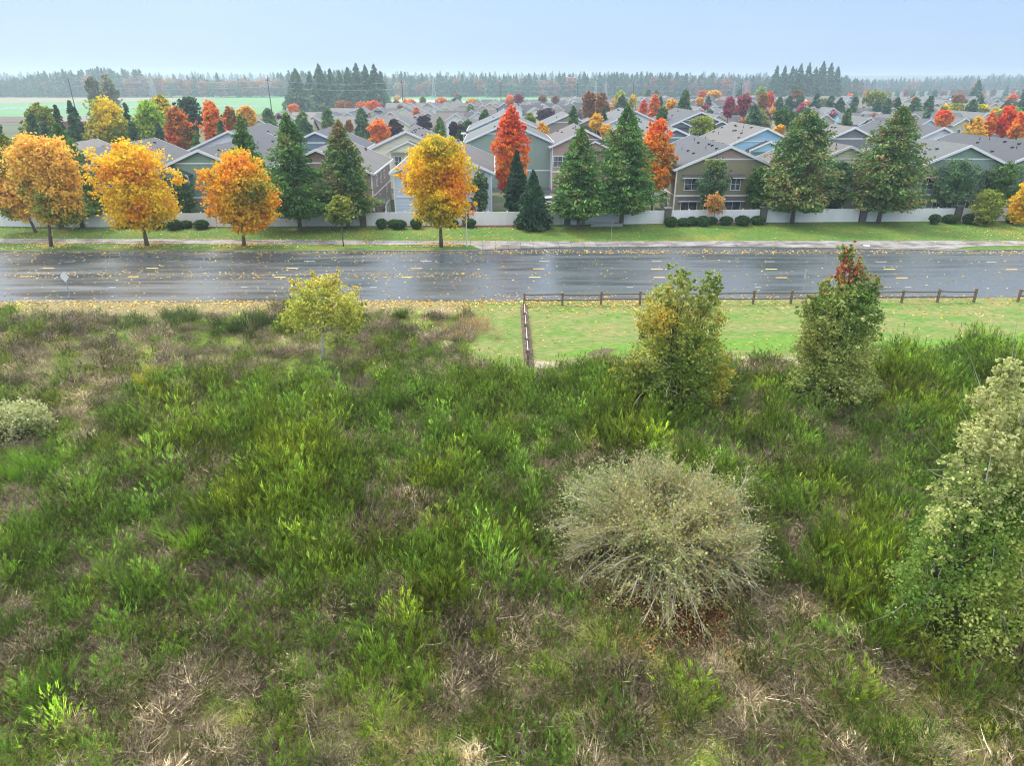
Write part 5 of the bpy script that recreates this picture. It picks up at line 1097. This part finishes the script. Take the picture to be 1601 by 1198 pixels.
# distant woods: one mass
woods = bpy.data.collections.new('woods_kinds')
for i in range(5):
    me = conifer_mesh('wood_%d' % i, 30, 6.6, 800 + i, PAL['fir'], nb=130, k=9, q=1.9, power=.75, droop=.15, open_=.15); me.materials.clear(); me.materials.append(M_BRUSH)
    woods.objects.link(bpy.data.objects.new('wood_%02d' % i, me))
for i, pl in enumerate(('rust', 'bluegreen', 'bare')):
    rg_ = np.random.default_rng(820 + i); blobs = [(rg_.uniform(-3, 3), rg_.uniform(-3, 3), rg_.uniform(6, 18), 5, 5, 5) for _ in range(8)]
    p, cl = crown_points(blobs, 160, 9, rg_); col = pal_color(p, cl, rg_, PAL[pl], .3)
    woods.objects.link(bpy.data.objects.new('wood_%02d' % (5 + i), quads_mesh('wood_%d' % (5 + i), rhombs(p, 1.6, rg_), col, M_BRUSH)))
pos, rot, scl, idx, tint = [], [], [], [], []
def wood_row(px0, px1, Y0, Y1, step, hfun, dec, zf=lambda px: 0):
    px = px0
    while px < px1:
        Y_ = rf.uniform(Y0, Y1); X_ = P(px, 130, Y_)[0]
        d = rf.random() < dec(px); hh = hfun(px) * rf.uniform(.72, 1.15) * (.8 if d else 1)
        pos.append((X_, Y_, zf(px))); rot.append(rf.uniform(0, 6.28)); scl.append(hh / (24 if d else 30)); idx.append(rf.choice((5, 6, 7)) if d else rf.randrange(5))
        f = rf.uniform(.75, 1.25); tint.append((f * 1.0, f, f * .95, 1)); px += step * rf.uniform(.5, 1.5)
def interp(px, pts):
    return float(np.interp(px, [q[0] for q in pts], [q[1] for q in pts]))
HF = [(-200, 20), (40, 20), (60, 25), (150, 29), (220, 28), (265, 23), (320, 24), (400, 22), (430, 24), (470, 27), (620, 26), (660, 23), (740, 23), (900, 24), (1000, 25), (1200, 23), (1330, 21), (1400, 18)]
dec = lambda px: interp(px, [(-100, .1), (200, .15), (260, .85), (410, .85), (460, .3), (640, .35), (800, .4), (1000, .25), (1200, .2)])
for Y0, Y1 in ((850, 880), (880, 920), (920, 980), (980, 1050), (1050, 1150)):
    wood_row(-260, 1350, Y0, Y1, 5.5, lambda px: interp(px, HF), dec)
hz = lambda px: interp(px, [(1150, 0), (1330, 0), (1400, 0), (1480, 8), (1560, 14), (1700, 12), (1900, 10)])
for Y0, Y1 in ((1150, 1250), (1300, 1400), (1450, 1550), (1600, 1750)):
    wood_row(1140, 1900, Y0, Y1, 5, lambda px: 20, lambda px: .25, lambda px: hz(px) * (Y0 - 1000) / 700)
for Y0, Y1 in ((780, 850), (860, 950)):
    wood_row(1330, 1800, Y0, Y1, 14, lambda px: 13, lambda px: .7)
for Y0, Y1 in ((1700, 1900),): wood_row(-500, 1200, Y0, Y1, 4, lambda px: 34, lambda px: .1)
gn_scatter('distant_woods', pos, rot, scl, idx, tint, woods, 'hazy mixed woods of firs and leafy trees along the horizon', 'woods')
# far hills
def hill(pts, Y0, Y1, name):
    mb = MB(); n = len(pts); vs = []; rh = random.Random(3)
    for k, f in enumerate((0, .55, 1, .55, 0)):
        yy = Y0 + (Y1 - Y0) * k / 4
        for X_, h in pts: vs.append((X_, yy + rh.uniform(-20, 20), -.5 + h * f * rh.uniform(.92, 1.05)))
    mb.add(vs, [(k * n + i, k * n + i + 1, (k + 1) * n + i + 1, (k + 1) * n + i) for k in range(4) for i in range(n - 1)])
    tag(mb.build(name, M_LAND, None, True), kind='structure')
hill([(-3900, 30), (-3000, 42), (-2300, 47), (-1700, 40), (-1200, 44), (-700, 36), (-200, 38), (400, 34), (1000, 30), (1800, 36), (2600, 42), (3900, 30)], 3000, 3600, 'hills')
hill([(450, 0), (620, 1), (760, 7), (900, 13), (1150, 14), (1500, 12), (2000, 8)], 1200, 2100, 'hill')

# clipped shrubs before the fence
def ball_shrub(base, r, h, seed, label):
    rng = np.random.default_rng(seed); t = thing('clipped_shrub', label, 'shrub', (base[0], base[1], .1), 0, 'clipped round shrubs along the fence')
    n = 900; d = unit(rng.normal(size=(n, 3))); d[:, 2] = np.abs(d[:, 2]) * 1.0 - .15; d = unit(d)
    sq = np.array([1, 1, 1.0]); p = d * np.array([r, r, h * .5]) * rng.uniform(.9, 1.05, (n, 1)); p[:, 2] += h * .5; p[:, 2] = np.clip(p[:, 2], .05, h * .98)
    me = quads_mesh('shrub_leaves', rhombs(p, .17, rng, 1.3), pal_color(p, np.arange(n), rng, PAL['hedge'], 2.0, .2), M_LEAF); link('foliage', me, t)
    m = MB(); u = 10
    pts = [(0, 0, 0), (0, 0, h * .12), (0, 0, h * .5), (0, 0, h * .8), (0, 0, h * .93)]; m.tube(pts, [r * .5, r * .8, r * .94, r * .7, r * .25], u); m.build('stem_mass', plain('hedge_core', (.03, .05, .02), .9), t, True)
SH = [(248, 357), (296, 354), (320, 355), (600, 353), (619, 351), (624, 357), (653, 354), (706, 354), (736, 354), (1043, 349), (1071, 344), (1069, 352), (1092, 348), (1105, 345), (1130, 348), (1147, 344), (1158, 349), (1176, 346),
      (1443, 344), (1463, 341), (1484, 348), (1499, 345), (1542, 347), (1573, 346), (1582, 341), (196, 355), (274, 358)]
SH.sort()
for i, (x, y) in enumerate(SH):
    r_ = .84 + .14 * ((i * 37) % 5 - 2) / 2; b_ = G(x, y + 2); b_[1] = min(b_[1], fence_y(b_[0]) - .85 - .5 * (i % 3)); ball_shrub(b_, r_, 1.12 + .16 * ((i * 13) % 3 - 1), 900 + i, 'clipped round green shrub beside the white fence, %s from the left' % ORD[i])

# ================================================================== FIELD TREES AND BUSHES
def apple_fn(n, blobs, col, size):
    def f(t, rng):
        p, cl = crown_points(blobs, n, 1, rng, .02, .2); mb = MB(); 
        for q in p:
            if q[2] < .4: continue
            a = [(q[0] + size * dx, q[1] + size * dy, q[2] + size * dz) for dx, dy, dz in ((1, 0, 0), (0, 1, 0), (-1, 0, 0), (0, -1, 0), (0, 0, 1), (0, 0, -1))]
            mb.add(a, [(0, 1, 4), (1, 2, 4), (2, 3, 4), (3, 0, 4), (1, 0, 5), (2, 1, 5), (3, 2, 5), (0, 3, 5)])
        o = mb.build('fruit', plain('yellow_apple', col, .4), t, True); o['kind'] = 'stuff'
    return f
def twig_fn(n, r, pal, blobs, down=.0, wd=.02, L=1.0):
    def f(t, rng):
        p, cl = crown_points(blobs, n, 1, rng, .05, .4); d = unit(p - np.mean([b[:3] for b in blobs], 0) + rng.normal(size=p.shape) * .8); d[:, 2] -= down
        p[:, 2] = np.maximum(p[:, 2], .2)
        q, c = ribbons(p - d * L * .3, unit(d), L * rng.uniform(.5, 1.3, n), np.full(n, wd), rng.normal(size=(n, 3)) * .25, rng, pick(pal, n, rng), pick(pal, n, rng), 3)
        link('twigs', quads_mesh('twigs', q, c, M_LEAF), t)['kind'] = 'stuff'
    return f
GREYTW = [srgb(184, 178, 152), srgb(212, 208, 184), srgb(152, 144, 120)]
# leafy thorn tree, left of the pair
B = G(1052, 640); bl = pxblobs(B, B[1], [(1052, 600, 62, 40), (1010, 610, 42, 30, .5), (1100, 610, 38, 32, .3), (1030, 560, 48, 38, .5), (1085, 560, 46, 40), (1050, 520, 46, 42, .4), (1095, 505, 36, 38, .8), (1030, 490, 34, 40), (1058, 460, 28, 30, .3), (1108, 465, 16, 32, 1), (1116, 445, 8, 16, 1), (1058, 437, 14, 18, .2), (985, 590, 22, 22), (1128, 590, 20, 22)])
bl = sprays(bl, 46, 3)
leafy('thorn_tree', 'tall olive green bushy tree with yellowing leaves at left of the pair beyond the thicket', B, bl, [srgb(118, 142, 60), srgb(152, 168, 76), srgb(192, 186, 78), srgb(220, 188, 82)], 51, nclump=1900, per=20, leaf=.115, scale=.7, clump=.10,
      top=[srgb(140, 164, 88), srgb(168, 184, 104), srgb(190, 184, 110)], topw=(.5, .9), trunk_r=.2, shell=.6, extra=twig_fn(260, 1, GREYTW, bl[:4], .3, .035, 1.3))
B = G(1292, 634); bl = pxblobs(B, B[1], [(1300, 595, 58, 38), (1262, 605, 32, 28), (1342, 600, 32, 28), (1290, 555, 50, 36, .3), (1330, 545, 42, 40), (1300, 510, 44, 38, .3), (1345, 500, 30, 36), (1275, 530, 26, 34), (1320, 470, 40, 34), (1345, 458, 26, 30), (1300, 480, 24, 22), (1325, 430, 16, 24, .3), (1323, 408, 9, 22, .3), (1352, 440, 12, 14), (1368, 448, 6, 22), (1340, 432, 5, 20), (1330, 398, 5, 14), (1262, 492, 10, 16)])
bl = sprays(bl, 46, 3)
leafy('thorn_tree', 'bushy tree with crimson top leaves at right of the pair beyond the thicket', B, bl, [srgb(104, 136, 62), srgb(138, 164, 82), srgb(180, 186, 106), srgb(158, 164, 84)], 52, nclump=2100, per=20, leaf=.11, scale=.7, clump=.10,
      top=[srgb(236, 70, 92), srgb(228, 96, 100), srgb(206, 120, 96)], topw=(.72, 1.2), trunk_r=.2, shell=.6, extra=twig_fn(200, 1, GREYTW, bl[:3], .3, .03, 1.0))
B = G(506, 567); bl = pxblobs(B, B[1], [(505, 500, 46, 24), (470, 490, 28, 22), (540, 490, 28, 22), (505, 470, 44, 26), (478, 462, 24, 20), (532, 462, 26, 20), (500, 448, 26, 16), (520, 445, 16, 16), (458, 505, 18, 14), (552, 510, 18, 14)])
bl = sprays(bl, 46, 3)
leafy('young_tree', 'small yellow-green tree with pale slender trunk in the left field', B, bl, [srgb(196, 200, 88), srgb(174, 188, 84), srgb(212, 208, 100), srgb(148, 168, 74)], 53, nclump=800, per=12, leaf=.13, scale=.6, clump=.12, shell=.75, trunk_r=.11, bark=M_PBARK, top=[srgb(232, 196, 104), srgb(222, 206, 100)], topw=(.6, 1.0))
# big fruit tree at the right edge
B = np.array([14.9, 17.6, 0]); 
bl = pxblobs(B, 17.8, [(1500, 950, 90, 60, .3), (1440, 920, 45, 45), (1560, 930, 70, 70, .5), (1590, 860, 70, 70, .6), (1500, 870, 70, 50, .2), (1460, 850, 34, 36), (1530, 810, 60, 50, .4), (1490, 800, 36, 40), (1590, 780, 60, 60, .8), (1540, 740, 48, 46, .5), (1580, 700, 50, 46, .8), (1530, 690, 30, 36, .6), (1590, 650, 42, 36, 1), (1555, 640, 24, 26, .9), (1580, 610, 18, 24, 1), (1577, 590, 7, 18, 1), (1630, 740, 50, 90, .6), (1420, 960, 30, 30, -.2), (1640, 900, 60, 90, .6)])
bl = sprays(bl, 46, 3)
leafy('apple_tree', 'large apple tree with small yellow fruit at the right edge of the thicket', B, bl, [srgb(112, 146, 64), srgb(148, 176, 80), srgb(184, 198, 100), srgb(210, 212, 124)], 54, nclump=3400, per=18, leaf=.085, scale=.9, clump=.10, cat='fruit tree', shell=.6, trunk_r=.2,
      top=[srgb(190, 198, 124), srgb(212, 212, 146), srgb(168, 182, 108)], topw=(.35, .85), extra=lambda t, rng: (apple_fn(230, bl, (.62, .60, .18), .042)(t, rng), twig_fn(180, 1, [srgb(190, 184, 172), srgb(160, 150, 138)], bl, .2, .035, 1.2)(t, rng)))
# the domed, half bare shrub
def dome_shrub():
    B = G(1030, 872); t = thing('spreading_shrub', 'wide domed half-bare shrub with pale radiating branches in the thicket', 'shrub', B); rng = np.random.default_rng(55)
    Rr, Hh = 4.4, 3.5; mb = MB(); tips = []; col = []
    for i in range(300):
        az = rng.uniform(0, 6.283); el = rng.uniform(.05, 1.25); d = np.array([math.cos(az) * math.cos(el), math.sin(az) * math.cos(el), math.sin(el)])
        L = rng.uniform(.75, 1.03); s0 = rng.normal(size=3) * (.35, .35, 0); pts = []; wob = rng.normal(size=3) * .18
        for s in np.linspace(0, 1, 6):
            p = s0 + d * np.array([Rr, Rr, Hh]) * L * s + wob * math.sin(s * 3) + np.array([0, 0, .9 * math.sin(s * math.pi) * (1 - math.sin(el)) + .25])
            pts.append(p)
        mb.tube(pts, [.04, .034, .028, .022, .016, .009], 5)
        for s in range(1, 6): tips.append((pts[s], unit(pts[s] - pts[s - 1]), s))
    mb.build('branches', plain('lichen_bark', (.50, .49, .41), .85, var=.3, scale=12), t)
    P0, D0 = [], []
    for p, d, s in tips:
        for _ in range(2 + s * 2): P0.append(p - d * rng.uniform(0, .7)); D0.append(unit(d + rng.normal(size=3) * .55))
    P0 = np.array(P0); D0 = np.array(D0); n = len(P0); Lz = rng.uniform(.4, 1.15, n)
    q, c = ribbons(P0, D0, Lz, np.full(n, .026), rng.normal(size=(n, 3)) * .2, rng, pick(GREYTW, n, rng), pick([srgb(166, 158, 128), srgb(176, 174, 144)], n, rng), 3)
    link('twigs', quads_mesh('shrub_twigs', q, c, M_LEAF), t)
    k = 9; s = rng.uniform(.2, 1.1, (n, k, 1)); lp = (P0[:, None] + D0[:, None] * Lz[:, None, None] * s + rng.normal(size=(n, k, 3)) * .06).reshape(-1, 3)
    pl = [srgb(160, 172, 108), srgb(182, 188, 124), srgb(136, 156, 98), srgb(182, 158, 106), srgb(166, 184, 110)]
    zt = np.clip(lp[:, 2] / 3.4, 0, 1); keep = rng.random(len(lp)) < (.30 + .5 * np.clip(zt + .0 + (lp[:, 1] > 0) * .3, 0, 1)); lp = lp[keep]
    cc = pal_color(lp, np.arange(len(lp)), rng, pl, .5, .2)
    link('crown', quads_mesh('shrub_leaves_dome', rhombs(lp, .07, rng), cc, M_LEAF), t)
    # red-brown litter under it is its own loose stuff
    n = 7000; a = rng.uniform(0, 6.283, n); r = np.abs(rng.normal(size=n)) * 1.9; p = np.stack([B[0] + .3 + np.cos(a) * r * 1.2, B[1] - 3.2 + np.sin(a) * r * .9, rng.uniform(.02, .3, n)], 1)
    cc = pick([srgb(120, 60, 44), srgb(96, 52, 40), srgb(150, 84, 52), srgb(206, 176, 110), srgb(110, 86, 60)], n, rng)
    tag(link('leaf_litter', quads_mesh('leaf_litter', rhombs(p, .075, rng), cc, M_LEAF)), 'reddish leaf litter on the ground below the domed shrub', 'leaf litter', kind='stuff')
dome_shrub()
# single bushes one can pick out
def tuft_bush(px, py, label, kind_pal, tip_pal, r, h, n, seed, name='broom_bush', cat='bush', wd=.022, L=.7, bend=.15, lean=.45):
    B = G(px, py); t = tuft(seed, n, r, h, L, lean, wd, kind_pal, tip_pal, bend, 1, 12)
    o = link(name, quads_mesh(name, t[0], t[1], M_LEAF)); o.location = tuple(B); return tag(o, label, cat)
YEL = [srgb(226, 206, 60), srgb(214, 190, 44), srgb(190, 186, 60)]; LIM = [srgb(132, 176, 44), srgb(112, 162, 40), srgb(150, 184, 60)]
tuft_bush(232, 618, 'bright yellow tipped bush in the left field, upper of two', GRN, YEL, .42, 1.25, 620, 1)
tuft_bush(247, 640, 'bright yellow tipped bush in the left field, lower and smaller', GRN, YEL, .32, 1.15, 420, 2)
tuft_bush(308, 868, 'vivid lime green broom tuft left of centre', LIM, LIM, .38, .9, 420, 3, wd=.03, L=1.0)
tuft_bush(52, 752, 'dense dark-based lime green tussock near the left edge', GRN, LIM, .6, .95, 1100, 4, L=.6)
tuft_bush(98, 1090, 'small yellow-green broom tuft at lower left', GRN, LIM, .25, .7, 300, 5)
tuft_bush(398, 527, 'tall dark broom bush standing before the verge left of the young tree', DKG, DKG + GRN[3:], 1.0, 1.3, 1500, 6, L=.8, wd=.03)
tuft_bush(375, 522, 'grey-green broom bush left beside the tall dark one', DKG, GRN[3:], .7, 1.0, 900, 7, L=.7, wd=.03)
tuft_bush(40, 520, 'broad brownish green bush at left edge before the verge', DKG, BRN, 1.1, .9, 1200, 8, L=.6, wd=.03)
tuft_bush(285, 510, 'dark green bush by the verge between left bushes', DKG, GRN[3:], .9, .9, 1000, 9, L=.6, wd=.03)
tuft_bush(629, 502, 'upright little broom bush near the road verge', DKG, GRN, .35, .9, 420, 10, L=.7, wd=.03)
tuft_bush(205, 512, 'low mixed green bush behind the yellow tipped ones', DKG, GRN[3:], 1.0, .7, 900, 11, L=.5, wd=.03)
tuft_bush(740, 520, 'tan dry grass clump at the mown strip edge', TAN, [srgb(196, 160, 120), srgb(180, 150, 116)], 1.0, .3, 900, 12, 'dry_grass_clump', 'grass clump', L=.8, wd=.03, lean=.6)
tuft_bush(973, 1005, 'small fern turning yellow and orange below the domed shrub', [srgb(150, 170, 70)], [srgb(200, 190, 90), srgb(216, 160, 80)], .2, .05, 160, 13, 'fern', 'fern', L=.5, wd=.06, lean=1.6, bend=.5)
tuft_bush(1615 - 300, 612, 'small bright broom clump behind the crimson-topped tree', GRN, LIM, .5, .5, 400, 14)
B = G(30, 690); bl = pxblobs(B, B[1], [(10, 655, 34, 24), (45, 650, 26, 24), (-20, 665, 34, 26), (68, 662, 14, 18), (20, 675, 36, 18)])
leafy('pale_shrub', 'pale cream-leaved shrub at the left edge of the field', B, bl, PAL['cream'], 57, nclump=560, per=12, leaf=.11, clump=.16, cat='shrub', trunk_r=.05)
# old post in the brush, litter
B = G(180, 548); t = thing('old_post', 'weathered leaning wooden post standing in the left brush', 'post', B); m = MB(); m.tube([(0, 0, 0), (.04, 0, .7), (.1, 0, 1.35)], [.16, .15, .13], 7); m.build('shaft', M_WOOD, t)
for px, py, lab in ((1147, 634, 'scrap of white litter on the grass between the two bushy trees'), (1240, 620, 'small white litter box at the left foot of crimson-topped tree')):
    B = G(px, py); m = MB(); m.box(-.14, -.1, .25, .12, .12, .42); m.add([(-.14, -.1, .42), (.12, -.1, .42), (.2, -.25, .5), (-.2, -.2, .52)], [(0, 1, 2, 3)]); o = m.build('litter', M_WHITE); o.location = tuple(B); tag(o, lab, 'litter')
m = MB(); rr = random.Random(6)
n = 120; rng = np.random.default_rng(6); c = np.array([G(1430 + rng.normal() * 70, 1075 + rng.normal() * 22) for _ in range(n)]) + (0, 0, .18)
tag(link('windfall_apples', quads_mesh('windfall', np.concatenate([rhombs(c, .075, rng, 1.1) for _ in range(4)]), pick([srgb(226, 214, 110), srgb(206, 190, 90)], n * 4, rng), M_LEAF)), 'scattered yellow windfall apples in the grass at lower right', 'fruit', kind='stuff')
haze()
